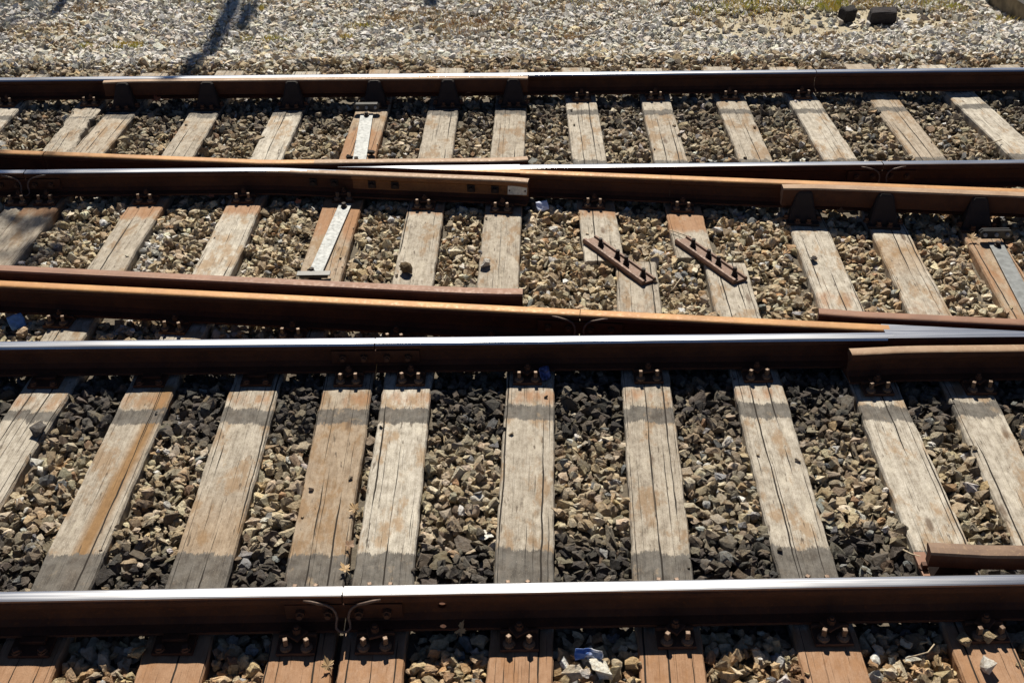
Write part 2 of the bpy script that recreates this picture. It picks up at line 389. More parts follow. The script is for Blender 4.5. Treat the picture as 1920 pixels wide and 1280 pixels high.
part_rail('wing_rail', cr2, pts, band=(-.036, .036), top=RUST_RED)

# ------------------------------------------------------------------ fishplates and bonding cables at the joints
bm = bmesh.new(); add_box(bm, (0, 0, 0), (.46, .016, .075), bev=.004); FISH = bm_mesh('plate', bm, RUST)
bm = bmesh.new(); add_cyl(bm, (0, 0, 0), .019, .019, .022, 6, Matrix.Rotation(math.pi/2, 4, 'X')); add_cyl(bm, (0, -.015, 0), .011, .011, .02, 10, Matrix.Rotation(math.pi/2, 4, 'X')); FBOLT = bm_mesh('bolt', bm, RUST_FAST)
def joint(xj, f, lab, cable=None, sl=0.0):
    a = math.atan(sl)
    e = empty('fishplate', (xj, f(xj), 0), a); tag(e, 'dark steel fishplate bolted over ' + lab, 'fishplate', 'fishplates at the rail joints')
    link('plate', FISH, e, (0, -.021, -.086))
    for dx in (-.17, -.06, .06, .17): link('bolt', FBOLT, e, (dx, -.037, -.086))
    if cable:
        P = []
        half = [(-.15, -.036, -.016), (-.12, -.041, -.018), (-.09, -.043, -.026), (-.062, -.046, -.030), (-.040, -.050, -.042), (-.027, -.056, -.062), (-.022, -.062, -.085), (-.026, -.068, -.108), (-.028, -.076, -.128), (-.016, -.082, -.140)]
        P = half + [(0, -.083, -.144)] + [(-x, y, z+.001) for x, y, z in half[::-1]]
        ca = math.cos(a); sa = math.sin(a)
        V, Fc = tube(P, [.005, .006, .0072]+[.0056]*(len(P)-6)+[.0072, .006, .005], 8)
        c = link('bonding_cable', mesh('bonding_cable', V, Fc, COPPER, smooth=True), None, (xj, f(xj), 0), (0, 0, a))
        tag(c, cable, 'cable', 'bonding cables at the rail joints')
joint(J1, Y1, 'the joint in the nearest rail', 'thick looped cable hanging in a U below the joint of the nearest rail')
joint(J2, Y2, 'the joint in the second rail')
joint(JD1, D1, 'the joint in the nearer orange rail', 'looped cable at the joint of the nearer orange rail, above the bright rail', -.1127)
joint(J3L, Y3, 'the joint at the near end of the first crossing', 'small looped cable at the joint in front of the dim shaded sleepers')
joint(J3R, Y3, 'the joint of the third rail near the braced check rail', 'small looped cable at the bluish rail joint above the check rail braces')

# ------------------------------------------------------------------ fastenings: shared meshes
bm = bmesh.new(); add_box(bm, (0, 0, .008), (.150, .336, .016), bev=.003)
for s in (-1, 1): add_box(bm, (0, s*.082, .024), (.146, .014, .018), bev=.003)
PLATE = bm_mesh('base_plate', bm, RUST_FAST)
bm = bmesh.new()
add_cyl(bm, (0, 0, .005), .025, .024, .010, 18); add_cyl(bm, (0, 0, .014), .024, .014, .008, 18)
add_box(bm, (0, 0, .033), (.018, .018, .038), bev=.003)
SCREW_ME = bm_mesh('coach_screw', bm, [SCREW])
bm = bmesh.new()
add_box(bm, (0, 0, .006), (.062, .058, .012), bev=.003); add_cyl(bm, (0, 0, .024), .017, .017, .024, 6); add_cyl(bm, (0, 0, .040), .010, .009, .014, 12)
CLIP_ME = bm_mesh('clip_bolt', bm, RUST_FAST)
bm = bmesh.new(); add_cyl(bm, (0, 0, .004), .020, .018, .008, 12); add_box(bm, (0, 0, .012), (.024, .024, .012), bev=.003); SPIKE_ME = bm_mesh('spike', bm, RUST_FAST)
bm = bmesh.new(); add_box(bm, (0, 0, .007), (.160, .31, .014), bev=.003); add_box(bm, (0, .085, .022), (.10, .03, .018), bev=.004); add_box(bm, (0, -.085, .022), (.10, .03, .018), bev=.004); OLD_PLATE = bm_mesh('base_plate', bm, RUST)
def fasten(sl, x, yr, a, front=True, back=True, old=False):
    """Base plate on a sleeper under a rail centred at (x, yr); its screws are sub-parts."""
    b = sl.location; c, s = math.cos(a-sl.rotation_euler.z), math.sin(a-sl.rotation_euler.z)
    R = Matrix.Rotation(-sl.rotation_euler.z, 2); d = R @ Vector((x-b[0], yr-b[1]))
    p = link('base_plate', OLD_PLATE if old else PLATE, sl, (d.x, d.y, ZS-b[2]+.0015), (0, 0, a-sl.rotation_euler.z))
    for sg, on in ((-1, front), (1, back)):
        if not on: continue
        if old:
            for sx in (-.05, .05): link('spike', SPIKE_ME, p, (sx, sg*.135, .0135), (0, 0, random.random()))
            continue
        for sx in (-.04, .04): link('coach_screw', SCREW_ME, p, (sx+random.uniform(-.003, .003), sg*.141+random.uniform(-.003, .003), .0155), (random.uniform(-.04, .04), random.uniform(-.04, .04), random.uniform(0, 1.6)))
        link('clip_bolt', CLIP_ME, p, (0, sg*.088, .0325), (random.uniform(-.05, .05), 0, random.random()))
    FOOT.append((x, yr, .085, .18))
    return p
FOOT = []

# ------------------------------------------------------------------ sleepers
def sstep(a, b, x): t = min(1, max(0, (x-a)/(b-a))); return t*t*(3-2*t)
def band(y, a, b, s=.05): s *= 2.0; return sstep(a-s*.6, a+s*.6, y)*(1-sstep(b-s*.6, b+s*.6, y))
SLEEPERS = []
def sleeper(label, x0, y0, x1, y1, ya, yb, wd=.25, grease=lambda y: 0, rust=lambda y: 0, tone=lambda x, y: 0, rot=0.0, zoff=0.0, group='wooden sleepers of the turnout'):
    """Centre line through (x0,y0) far and (x1,y1) near, timber from ya (near) to yb (far)."""
    sl = (x0-x1)/(y0-y1); xa = x1+sl*(ya-y1); ang = -math.atan(sl)
    L = (yb-ya)*math.sqrt(1+sl*sl)
    e = empty('railway_sleeper', (xa, ya, ZS+zoff), ang)
    n = max(8, int(L/.03)); V = []; Fc = []; sd = random.random()*100
    xs = np.array([-1, -1, -1+.05, -.8, -.6, -.4, -.2, 0, .2, .4, .6, .8, 1-.05, 1, 1.0]); m = len(xs)
    at = {'grease': [], 'rust': [], 'tone': []}; shf = random.uniform(-.025, .025)
    for i in range(n+1):
        y = L*i/n; wl = wd/2 + .005*fbm(sd, y*2.2) + .004*fbm(sd+9, y*9); wr = wd/2 + .005*fbm(sd+20, y*2.2) + .004*fbm(sd+31, y*9)
        endd = min(y, L-y); 
        if rot > 0:
            wl -= rot*.05*max(0, fbm(sd+3, y*4)); wr -= rot*.06*max(0, fbm(sd+5, y*4))
        for k, u in enumerate(xs):
            hw = wl if u < 0 else wr; x = u*hw
            z = .0035*fbm(sd+u*2.0, y*1.3, 3) + .0015*fbm(sd+u*14, y*3, 5)
            if k in (0, m-1): z = -.15
            elif k in (1, m-2): z -= .011 + .006*abs(fbm(sd+40+u, y*6))
            elif k in (2, m-3): z -= .001 + .004*max(0, fbm(sd+50+u, y*5))
            if rot > 0 and 0 < k < m-1: z -= rot*(.012*max(0, fbm(sd+u*3, y*5, 8)) + .012*abs(fbm(sd+u*9, y*12, 2)))
            V.append((x, y + (.004*fbm(sd+u*7, 5.0) if i in (0, n) else 0), z))
            wy = ya+y*math.cos(ang); wx = xa+sl*y
            at['grease'].append(grease(wy+shf+.03*fbm(sd+u*1.5, 3.3))); at['rust'].append(rust(wy)); at['tone'].append(tone(u, wy))
    for i in range(n):
        for k in range(m-1): Fc.append((i*m+k, i*m+k+1, (i+1)*m+k+1, (i+1)*m+k))
        Fc.append((i*m+m-1, i*m, (i+1)*m, (i+1)*m+m-1))
    Fc.append(tuple(range(m))[::-1]); Fc.append(tuple(n*m+k for k in range(m)))
    me = mesh('timber', V, Fc, WOOD)
    for nm_, d in at.items():
        A = me.attributes.new(nm_, 'FLOAT', 'POINT'); A.data.foreach_set('value', np.array(d, dtype=np.float32))
    link('timber', me, e); tag(e, label, 'sleeper', group)
    e['_ext'] = 0; del e['_ext']
    SLEEPERS.append((x1, y1, sl, ya, yb, wd)); return e

def g_front(y): return max(band(y, .0, .375, .05)*1.0, band(y, 1.270, 1.395, .045)*.95, band(y, 1.49, 1.75, .05)*.35)
def r_front(y): return max(1.0-sstep(-.12, .02, y), band(y, 1.40, 1.56, .06)*.55)
def g_back(y): return max(band(y, 5.12, 5.24, .04)*.72, band(y, 4.0, 4.31, .05)*.72, band(y, 5.40, 5.6, .04)*.45)
def g_backL(y): return band(y, 5.12, 5.5, .05)*.6
def r_mid(y): return 0
def r_zone(y, a, b): return band(y, a, b, .07)*.75
WF, WB = 'sleepers of the near track', 'long timbers between the far track and the orange rails'
F = []
F.append(sleeper('pale cracked near-track sleeper, partly cut off, with a grey stone on its edge', -2.401, 1.554, -2.435, .684, -.5, 1.93, .258, lambda y: band(y, 1.285, 1.385, .045)*.8+band(y, 0, .375, .05), r_front, group=WF))
F.append(sleeper('sleeper of the near track with a long brown rotted furrow down its middle', -1.863, 1.554, -1.874, .183, -.47, 1.92, .25, g_front, r_front, lambda u, y: (1 if .2 < y < 1.6 else 0)*max(0, 1-abs(u-(.2+.45*(y-.4)))/.42)*2.6, group=WF))
F.append(sleeper('near-track sleeper with a dark knot and a brownish lower half, next to the furrowed one', -1.323, 1.549, -1.313, .190, -.5, 1.95, .256, g_front, r_front, lambda u, y: .9*band(y, .25, .7, .2), group=WF))
F.append(sleeper('brownish near-track sleeper lying close against another one at the rail joint', -.844, 1.546, -.828, .189, -.48, 1.93, .255, g_front, r_front, lambda u, y: .8*band(y, .3, 1.45, .2), group=WF))
F.append(sleeper('pale grained near-track sleeper at the rail joint, its neighbour almost touching', -.535, 1.563, -.543, .191, -.5, 1.94, .253, g_front, r_front, group=WF))
F.append(sleeper('pale straight near-track sleeper that points squarely at the viewer, blue wrapper behind it', .099, 1.566, .043, .194, -.49, 1.93, .251, g_front, r_front, group=WF))
F.append(sleeper('long near-track timber whose far end stops at the first bolted bar', .737, 2.25, .626, .201, -.5, 2.835, .252, g_front, lambda y: max(r_front(y), r_zone(y, 2.1, 2.45)*.5), group=WF))
F.append(sleeper('long near-track timber with a chipped edge whose far end stops at the second bolted bar', 1.300, 2.5, 1.232, .207, -.47, 2.81, .252, g_front, lambda y: max(r_front(y), r_zone(y, 1.95, 2.3)*.4), group=WF))
F.append(sleeper('long timber carrying a dark loose stone, passing under the crossing to the near check rail', 1.920, 3.213, 1.834, .394, -.5, 3.64, .247, g_front, lambda y: max(r_front(y), r_zone(y, 2.0, 2.5)*.6), group=WF))
F.append(sleeper('long stained timber under the middle one of the dark braces beside the orange rail', 2.425, 3.160, 2.278, .496, -.5, 3.58, .238, g_front, lambda y: max(r_front(y), r_zone(y, 2.0, 2.4)*.5), lambda u, y: .8*band(y, 2.7, 3.05, .12), group=WF))
F.append(sleeper('reddish timber at the frame edge under a galvanised strap with a black bracket', 2.986, 3.085, 2.80, .5, -.5, 3.5, .236, g_front, lambda y: max(r_front(y), .55), lambda u, y: .8, group=WF))
F.append(sleeper('timber beyond the strap sleeper, outside the frame edge', 3.62, 3.0, 3.40, .5, -.5, 3.45, .24, g_front, r_front, group=WF))
F.append(sleeper('near-track sleeper beyond the frame edge beside the cut-off one', -3.02, 1.5, -3.03, .2, -.5, 1.93, .25, g_front, r_front, group=WF))
Ls = []
Ls.append(sleeper('rotten split grey sleeper beside the first black brace, its edge crumbled away', -3.371, 5.395, -3.338, 4.537, 2.2, 6.17, .225, lambda y: band(y, 5.15, 5.25, .04)*.5, r_mid, rot=1.0, group=WB))
Ls.append(sleeper('pale timber under the first black brace, dappled in shade at its nearer end', -3.069, 5.224, -3.173, 2.875, 2.15, 6.14, .245, g_backL, lambda y: r_zone(y, 3.5, 3.8), lambda u, y: .3, group=WB))
Ls.append(sleeper('pale timber under the second black brace with a chipped side beside white stones', -2.405, 5.228, -2.459, 2.796, 1.97, 6.18, .24, g_backL, lambda y: r_zone(y, 3.45, 3.8), group=WB))
Ls.append(sleeper('smooth pale timber under the third black brace, orange at its middle fastening', -1.744, 5.211, -1.803, 2.726, 1.98, 6.14, .24, g_backL, lambda y: r_zone(y, 3.5, 3.8)*1.1, group=WB))
Ls.append(sleeper('rust-stained timber carrying two galvanised straps under the fourth black brace', -1.082, 5.205, -1.143, 2.669, 1.98, 6.17, .262, lambda y: 0, lambda y: .35+r_zone(y, 3.2, 3.9)*.6+r_zone(y, 4.2, 4.9)*.5, lambda u, y: .7, group=WB))
Ls.append(sleeper('pale timber under the fifth black brace with a brown stone lying on its near end', -.515, 5.244, -.580, 2.590, 1.97, 6.19, .247, g_backL, lambda y: r_zone(y, 3.45, 3.8)*.8, group=WB))
Ls.append(sleeper('pale criss-cross scratched timber under the sixth black brace with a whitish stone on it', .017, 5.231, -.073, 2.538, 1.97, 6.14, .247, g_backL, lambda y: r_zone(y, 3.42, 3.7)*.8, group=WB))
Ls.append(sleeper('pale timber whose near end is bolted to the first short bar', .585, 5.404, .581, 2.851, 2.852, 6.17, .25, g_back, lambda y: r_zone(y, 3.4, 3.7)*.9, group=WB))
Ls.append(sleeper('pale timber with a chipped edge whose near end is bolted to the second short bar', 1.188, 5.388, 1.142, 2.879, 2.880, 6.14, .24, g_back, lambda y: r_zone(y, 3.2, 3.6)*1.1, group=WB))
Ls.append(sleeper('far-track sleeper with a sharp dark band, third before the fine joint in the far rail', 1.788, 5.384, 1.778, 4.240, 3.66, 6.16, .246, g_back, r_mid, group=WB))
Ls.append(sleeper('far-track sleeper with the last screw pair before the fine rail joint', 2.370, 5.368, 2.387, 4.235, 3.60, 6.14, .243, g_back, lambda y: r_zone(y, 4.3, 4.7)*.5, group=WB))
Ls.append(sleeper('far-track sleeper without screws, shadow patches near its lower end', 3.016, 5.430, 3.023, 4.229, 3.54, 6.19, .24, g_back, r_mid, lambda u, y: .4, group=WB))
Ls.append(sleeper('far-track sleeper with its side showing, slanting out of the frame edge', 3.658, 5.436, 3.728, 4.248, 3.45, 6.12, .242, g_back, r_mid, zoff=.01, group=WB))
Ls.append(sleeper('far-track sleeper outside the frame edge past the slanting one', 4.30, 5.4, 4.38, 4.2, 3.4, 6.14, .245, g_back, r_mid, group=WB))
Ls.append(sleeper('far-track sleeper cut off by the frame edge beside the rotten one', -4.03, 5.395, -4.02, 4.5, 2.4, 6.14, .24, g_back, r_mid, group=WB))
Ls.append(sleeper('far-track sleeper outside the frame edge past the cut-off one', -4.66, 5.395, -4.66, 4.5, 3.0, 6.14, .24, g_back, r_mid, group=WB))

# fastenings, measured on the photograph: centre of a screw pair and the rail they hold
def px_x(px, py): return float(sv(px, py, -.115)[0])
for i, p in ((3, (651, 703)), (4, (769, 699)), (5, (989, 696)), (6, (1217, 693)), (7, (1422, 689))): fasten(F[i], px_x(*p), 1.74, 0)
for i, p in ((8, (1648, 712.5)), (9, (1839, 710))): fasten(F[i], px_x(*p), 1.615, 0, back=False)
for i, p in ((3, (551, 1202)), (4, (700, 1196)), (5, (973, 1188)), (6, (1269, 1183)), (7, (1564, 1177)), (8, (1858, 1175))): x = px_x(*p); fasten(F[i], x, Y1(x), .0088)
for i, xx in ((0, -2.42), (1, -1.872), (2, -1.32), (12, -3.02)): fasten(F[i], xx, 1.74, 0, old=True); fasten(F[i], xx, Y1(xx), 0, old=True)
for i, xx in ((10, 2.85), (11, 3.45)): fasten(F[i], xx, 1.615, 0, back=False)
fasten(F[9], 2.27, Y1(2.27), .0088); fasten(F[10], 2.78, Y1(2.78), .0088)
for i, p in ((1, (82, 366)), (2, (270, 364)), (3, (453.5, 363)), (4, (641, 367))): x = px_x(*p); fasten(Ls[i], x, 3.828, 0, back=False)
for i, p in ((5, (798, 373.5)), (6, (944.5, 380))): x = px_x(*p); fasten(Ls[i], x, wf(x), -.112, back=False)
for i, p in ((7, (1118, 372.5)), (8, (1285, 379))): x = px_x(*p); fasten(Ls[i], x, D2(x), -.112, back=False)
for i, p in ((0, (166, 184)), (7, (1091, 174)), (8, (1230, 174)), (9, (1371, 174)), (10, (1508, 173))): fasten(Ls[i], px_x(*p), 5.568, 0)
fasten(Ls[0], -3.31, 3.828, 0, back=False); fasten(Ls[14], -4.03, 5.568, 0)
for i, p in ((2, (109, 592)), (3, (327, 604)), (4, (549, 616)), (5, (745, 624.5)), (6, (925, 634))): x = px_x(*p); fasten(Ls[i], x, D1(x), -.112, back=False)
fasten(F[6], .74, D1(.74), -.112, back=False); fasten(F[7], 1.29, D1(1.29), -.112, back=False)
for i, xx in ((9, 1.78), (10, 2.39), (11, 3.02), (12, 3.74)): fasten(Ls[i], xx, 3.828, 0, front=False, back=False)

# ------------------------------------------------------------------ check rails with braces
def bar_mesh(name, pts, w_=.068, zt=.03, zb=-.095, top=RUST_PALE, side=RUST):
    P = [Vector((p[0], p[1], 0)) for p in pts]; o = P[0].copy(); V = []; Fc = []; mi = []
    pr = [(-w_/2, zb), (-w_/2, zt-.012), (-w_/2+.005, zt-.002), (0, zt), (w_/2-.005, zt-.002), (w_/2, zt-.012), (w_/2, zb+.055), (w_/2-.025, zb+.035), (w_/2-.025, zb)]
    n = len(pr)
    for i, p in enumerate(P):
        t = (P[min(i+1, len(P)-1)]-P[max(i-1, 0)]).normalized(); nn = Vector((-t.y, t.x, 0))
        for y, z in pr: q = p-o+nn*y; V.append((q.x, q.y, z))
    for i in range(len(P)-1):
        for k in range(n):
            Fc.append((i*n+k, i*n+(k+1) % n, (i+1)*n+(k+1) % n, (i+1)*n+k)); mi.append(0 if k in (1, 2, 3, 4) else 1)
    Fc.append(tuple(range(n))); mi.append(1); Fc.append(tuple((len(P)-1)*n+k for k in range(n))[::-1]); mi.append(1)
    return mesh(name, V, Fc, [top, side], mi), o
def brace_mesh():
    bm = bmesh.new()
    zt, zm = .026, -.150
    rings = [(zt, .040, -.012, .0), (zt-.012, .050, -.022, .0), (-.06, .068, -.052, .0), (zm, .092, -.098, .0)]
    vs = []
    for z, h, yf, yb in rings: vs.append([bm.verts.new(p) for p in ((-h, yf+.012, z), (-h+.012, yf, z), (h-.012, yf, z), (h, yf+.012, z), (h, .0, z), (-h, .0, z))])
    for a, b in zip(vs[:-1], vs[1:]):
        for k in range(6): bm.faces.new((a[k], a[(k+1) % 6], b[(k+1) % 6], b[k]))
    bm.faces.new(vs[0]); bm.faces.new(vs[-1][::-1])
    add_box(bm, (0, -.058, -.156), (.205, .15, .018), bev=.003)
    return bm_mesh('support_chair', bm, IRON_DARK)
BRACE = brace_mesh()
bm = bmesh.new(); add_cyl(bm, (0, 0, .004), .022, .020, .008, 14); add_box(bm, (0, 0, .018), (.024, .024, .022), bev=.003); BSCREW = bm_mesh('chair_screw', bm, [RUST_FAST])
def check_rail(label, pts, braces=(), side=-1, a=0.0, **kw):
    me, o = bar_mesh('bar', pts, **kw)
    e = empty('check_rail', (o.x, o.y, 0)); tag(e, label, 'check rail', 'check rails beside the running rails')
    link('bar', me, e)
    for x, y in braces:
        b = link('support_chair', BRACE, e, (x-o.x, y-o.y, -.0135 if False else -.0142), (0, 0, a))
        for sx, sy in ((-.104, -.062), (.104, -.062), (-.035, -.112), (.035, -.112)): link('chair_screw', BSCREW, b, (sx, sy, -.1475))
        FOOT.append((x, y-.09, .12, .13))
    return e
c4 = lambda x: 5.452
x0, x1 = X(195, 148, .03), X(990, 146, .03)
pts = [(x0, 5.432), (x0+.18, 5.450)] + fillsegs(c4, x0+.3, x1-.3) + [(x1-.18, 5.450), (x1, 5.432)]
br = [(X(px, 160, .0), 5.452-.035) for px in (228, 386, 545, 700, 839, 963)]
check_rail('long brown check rail on six black braces in front of the farthest rail', pts, br, zt=.020, w_=.060)
cd2 = lambda x: D2(x)-.115
x0 = X(1470, 354, .03)
pts = [(x0, cd2(x0)-.022), (x0+.2, cd2(x0+.2)-.004)] + fillsegs(cd2, x0+.4, 5.2)
br = [(X(px, py, .0), 0) for px, py in ((1511, 365), (1664, 371), (1841, 378), (2010, 384))]; br = [(x, cd2(x)-.034) for x, _ in br]
check_rail('brown check rail on dark tapered braces in front of the orange rail', pts, br, a=math.atan(-.1125), top=RUST_PALE, side=mat_rust('rust_check_face', (.13, .058, .028), (.16, .072, .034), (.10, .05, .03)))
cd1 = lambda x: D1(x)+.116
x1 = X(980, 545, .03)
pts = fillsegs(cd1, -5.5, x1-.5) + [(x1-.3, cd1(x1-.3)+.003), (x1-.12, cd1(x1-.12)+.010), (x1, cd1(x1)+.020)]
check_rail('long reddish-brown check rail lying behind the nearer orange rail', pts, top=RUST_RED)
c1 = lambda x: Y1(x)+.125
x0 = X(1745, 1035, .02)
pts = [(x0, c1(x0)+.028), (x0+.22, c1(x0+.22)+.006)] + fillsegs(c1, x0+.4, 5.0)
check_rail('short dull check rail with a cut end behind the nearest rail', pts, [(x0+.14, c1(x0+.14)+.034), (2.30, c1(2.30)+.034)], a=math.pi, zb=-.045, top=mat_rust('rust_dull', (.20, .125, .08), (.15, .09, .058), (.27, .18, .115), rough=.6))
# rusty seat strip under that bevelled end
p = sv(1735, 1065, -.165); bm = bmesh.new(); add_box(bm, (0, 0, 0), (.05, .22, .02), bev=.003)
so = link('seat_strip', bm_mesh('seat_strip', bm, RUST_RED), None, (p[0], p[1]-.02, -.168)); tag(so, 'orange rusty steel strip below the cut end of the near check rail', 'steel strip')

# ------------------------------------------------------------------ galvanised tie straps
bm = bmesh.new(); add_cyl(bm, (0, 0, .005), .022, .02, .010, 14); add_cyl(bm, (0, 0, .020), .015, .015, .020, 6); STB = bm_mesh('bolt', bm, IRON_DARK)
def bracket_mesh():
    bm = bmesh.new()
    for y in (-.012, .012):
        prof = [(-.10, 0), (-.085, -.03), (.085, -.03), (.10, 0), (.10, .012), (.085, .028), (-.085, .028), (-.10, .012)]
        a = [bm.verts.new((x, y-.005, z)) for x, z in prof]; b = [bm.verts.new((x, y+.005, z)) for x, z in prof]
        bm.faces.new(a); bm.faces.new(b[::-1])
        for k in range(8): bm.faces.new((a[k], a[(k+1) % 8], b[(k+1) % 8], b[k]))
    return bm_mesh('bracket', bm, BLACK)
BRK = bracket_mesh()
bm = bmesh.new(); add_cyl(bm, (0, -.022, 0), .013, .013, .012, 6, Matrix.Rotation(math.pi/2, 4, 'X')); add_cyl(bm, (0, -.03, 0), .007, .007, .012, 10, Matrix.Rotation(math.pi/2, 4, 'X')); BRB = bm_mesh('bracket_bolt', bm, ZINC)
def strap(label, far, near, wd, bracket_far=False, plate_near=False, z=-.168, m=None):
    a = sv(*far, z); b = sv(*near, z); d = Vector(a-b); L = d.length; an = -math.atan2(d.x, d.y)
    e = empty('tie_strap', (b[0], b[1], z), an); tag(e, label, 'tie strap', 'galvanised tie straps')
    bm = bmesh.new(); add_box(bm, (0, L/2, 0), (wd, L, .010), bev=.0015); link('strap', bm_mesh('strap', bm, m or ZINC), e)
    link('bolt', STB, e, (0, L-.05, .005)); link('bolt', STB, e, (-.02, .03, .005))
    if bracket_far:
        k = link('bracket', BRK, e, (0, L+.04, .045), (0, 0, -an))
        for dx in (-.07, 0, .07): link('bracket_bolt', BRB, k, (dx, 0, 0))
    if plate_near:
        bm = bmesh.new(); add_box(bm, (0, -.02, .022), (.20, .05, .008), bev=.002); add_box(bm, (0, -.03, .010), (.17, .03, .016), bev=.002); link('end_plate', bm_mesh('end_plate', bm, BLACK), e, (0, .01, 0), (0, 0, -an))
    return e
strap('pale galvanised strap on the rust-stained timber between the crossing and the reddish check rail', (648, 383), (589, 517), .084, plate_near=True)
strap('short galvanised strap under a black bolted bracket in front of the fourth black brace', (688, 214), (673, 306), .098, bracket_far=True)
strap('galvanised strap coloured darker for shade, with a black bracket on the reddish timber at the frame edge', (1866, 455), (1948, 612), .090, bracket_far=True, m=mat_plain('shaded_zinc', (.15, .16, .165), .55, .15, .25, 25, .1))  # same zinc as the other straps; tree shade is put into its darker colour

# ------------------------------------------------------------------ bars that couple two timbers
def coupling(label, A, B, bolts):
    a = sv(*A, -.168); b = sv(*B, -.168); d = Vector(b-a); L = d.length; an = math.atan2(d.y, d.x); c = (a+b)/2
    e = empty('coupling_bar', (c[0], c[1], ZS+.001), an); tag(e, label, 'coupling bar', 'bolted bars joining sleeper ends')
    n = 2; V = []; Fc = []
    pr = [(-.052, 0), (-.056, .020), (-.048, .032), (-.034, .034), (-.026, .018), (.028, .018), (.034, .030), (.046, .030), (.054, .018), (.050, 0)]
    for x in (-L/2, L/2):
        for y, z in pr: V.append((x, y, z))
    m = len(pr)
    for k in range(m): Fc.append((k, (k+1) % m, m+(k+1) % m, m+k))
    Fc.append(tuple(range(m))[::-1]); Fc.append(tuple(m+k for k in range(m)))
    link('bar', mesh('bar', V, Fc, RUST_RED2), e)
    for px, py in bolts:
        p = sv(px, py, ZS+.078); r = Vector((p[0]-c[0], p[1]-c[1])); x = r.x*math.cos(an)+r.y*math.sin(an)
        link('bolt', CB, e, (x, .002, .018), (random.uniform(-.06, .06), random.uniform(-.06, .06), random.random()))
RUST_RED2 = mat_rust('rust_bar', (.10, .052, .034), (.135, .07, .045), (.19, .11, .075), rough=.6, metal=.1)
bm = bmesh.new(); add_cyl(bm, (0, 0, .004), .021, .019, .008, 12); add_cyl(bm, (0, 0, .030), .0125, .0125, .048, 12); add_cyl(bm, (0, 0, .016), .017, .017, .016, 6); CB = bm_mesh('bolt', bm, IRON_DARK)
coupling('rusty bar with four upright bolts on two timber ends, nearer the paper scrap', (1106, 449), (1217, 529), ((1128, 445.6), (1153, 469), (1167, 482), (1194, 506)))
coupling('rusty bar with four upright bolts on two timber ends, nearer the braced check rail', (1278, 450), (1388, 527), ((1299, 447), (1323, 469), (1340, 482), (1368, 504)))

# ------------------------------------------------------------------ ground sheet and ballast bed
def gz(x, y):
    """level of the natural ground"""
    z = -.43 + .030*fbm(x*.6, y*.6, 2, 3)
    # low bank of chippings towards the platform corner
    z += .16*sstep(2.6, 4.8, x)*band(y, 6.2, 7.6, .5)
    if abs(x) > 9 or y > 14 or y < -4: z -= .0
    return z
def bedz(x, y):
    """level the loose stones are filled up to"""
    b = -.200
    if y > 6.25: b = -.200 + (gz(x, y)+.030+.200)*sstep(6.3, 7.35, y)
    if y < -.9: b = -.2 + (gz(x, y)+.2)*sstep(-.9, -2.0, y) if False else b
    return b
xs = np.concatenate([[-300, -120, -50, -22, -12], np.linspace(-8, 8, 81), [12, 22, 50, 120, 300]])
ys = np.concatenate([[-120, -40, -12, -5], np.linspace(-2, 5.5, 8), np.linspace(5.8, 12, 63), [15, 20, 32, 60, 140, 400]])
V = [(x, y, gz(x, y) if (abs(x) < 9 and 5.5 < y < 12.5) else -.43) for y in ys for x in xs]
nx = len(xs); Fc = [(j*nx+i, j*nx+i+1, (j+1)*nx+i+1, (j+1)*nx+i) for j in range(len(ys)-1) for i in range(nx-1)]
ground = link('ground', mesh('ground', V, Fc, GROUND, smooth=True)); tag(ground, kind='structure')
xs2 = np.linspace(-14, 14, 141); ys2 = np.concatenate([[-2.4, -1.6, -.9], np.linspace(-.7, 6.3, 71), [6.6, 6.9, 7.2, 7.5]])
def bz(x, y):
    z = -.245+.006*fbm(x*3, y*3)
    if y > 6.25: z = z + (-.50-z)*sstep(6.25, 7.4, y)
    if y < -.8: z = z + (-.46-z)*sstep(-.8, -2.3, y)
    return z
V = [(x, y, bz(x, y)) for y in ys2 for x in xs2]; nx = len(xs2)
Fc = [(j*nx+i, j*nx+i+1, (j+1)*nx+i+1, (j+1)*nx+i) for j in range(len(ys2)-1) for i in range(nx-1)]
bed = link('ballast_bed', mesh('ballast_bed', V, Fc, BED, smooth=True)); tag(bed, kind='structure')

# ------------------------------------------------------------------ loose stones
def stone_proto(npts, rough, sub):
    bm = bmesh.new()
    ax = np.array([1.0, rng.uniform(.62, .95), rng.uniform(.45, .72)])
    P = rng.normal(size=(npts, 3)); P /= np.linalg.norm(P, axis=1)[:, None]
    P *= rng.uniform(.78, 1.0, (npts, 1)); P = np.sign(P)*np.abs(P)**.8*ax
    for p in P: bm.verts.new(p)
    r = bmesh.ops.convex_hull(bm, input=bm.verts)
    junk = [v for v in bm.verts if not v.link_faces]
    bmesh.ops.delete(bm, geom=junk, context='VERTS')
    if sub:
        bmesh.ops.subdivide_edges(bm, edges=bm.edges, cuts=1, use_grid_fill=True)
        sd = rng.uniform(0, 100)
        for v in bm.verts: v.co *= 1 + rough*fbm(v.co.x*3.1+sd, v.co.y*3.1, v.co.z*3.1)
    bmesh.ops.triangulate(bm, faces=bm.faces)
    bmesh.ops.recalc_face_normals(bm, faces=bm.faces)
    bm.verts.ensure_lookup_table(); bm.verts.index_update()
    v = np.array([tuple(q.co) for q in bm.verts]); v -= (v.max(0)+v.min(0))/2; v /= np.abs(v[:, 0]).max()
    f = np.array([[q.index for q in fc.verts] for fc in bm.faces]); bm.free(); return v, f
PF = [stone_proto(int(rng.integers(10, 16)), .30, True) for _ in range(36)]
PN = [stone_proto(int(rng.integers(9, 15)), 0, False) for _ in range(44)]
PG = [stone_proto(int(rng.integers(8, 11)), 0, False) for _ in range(40)]

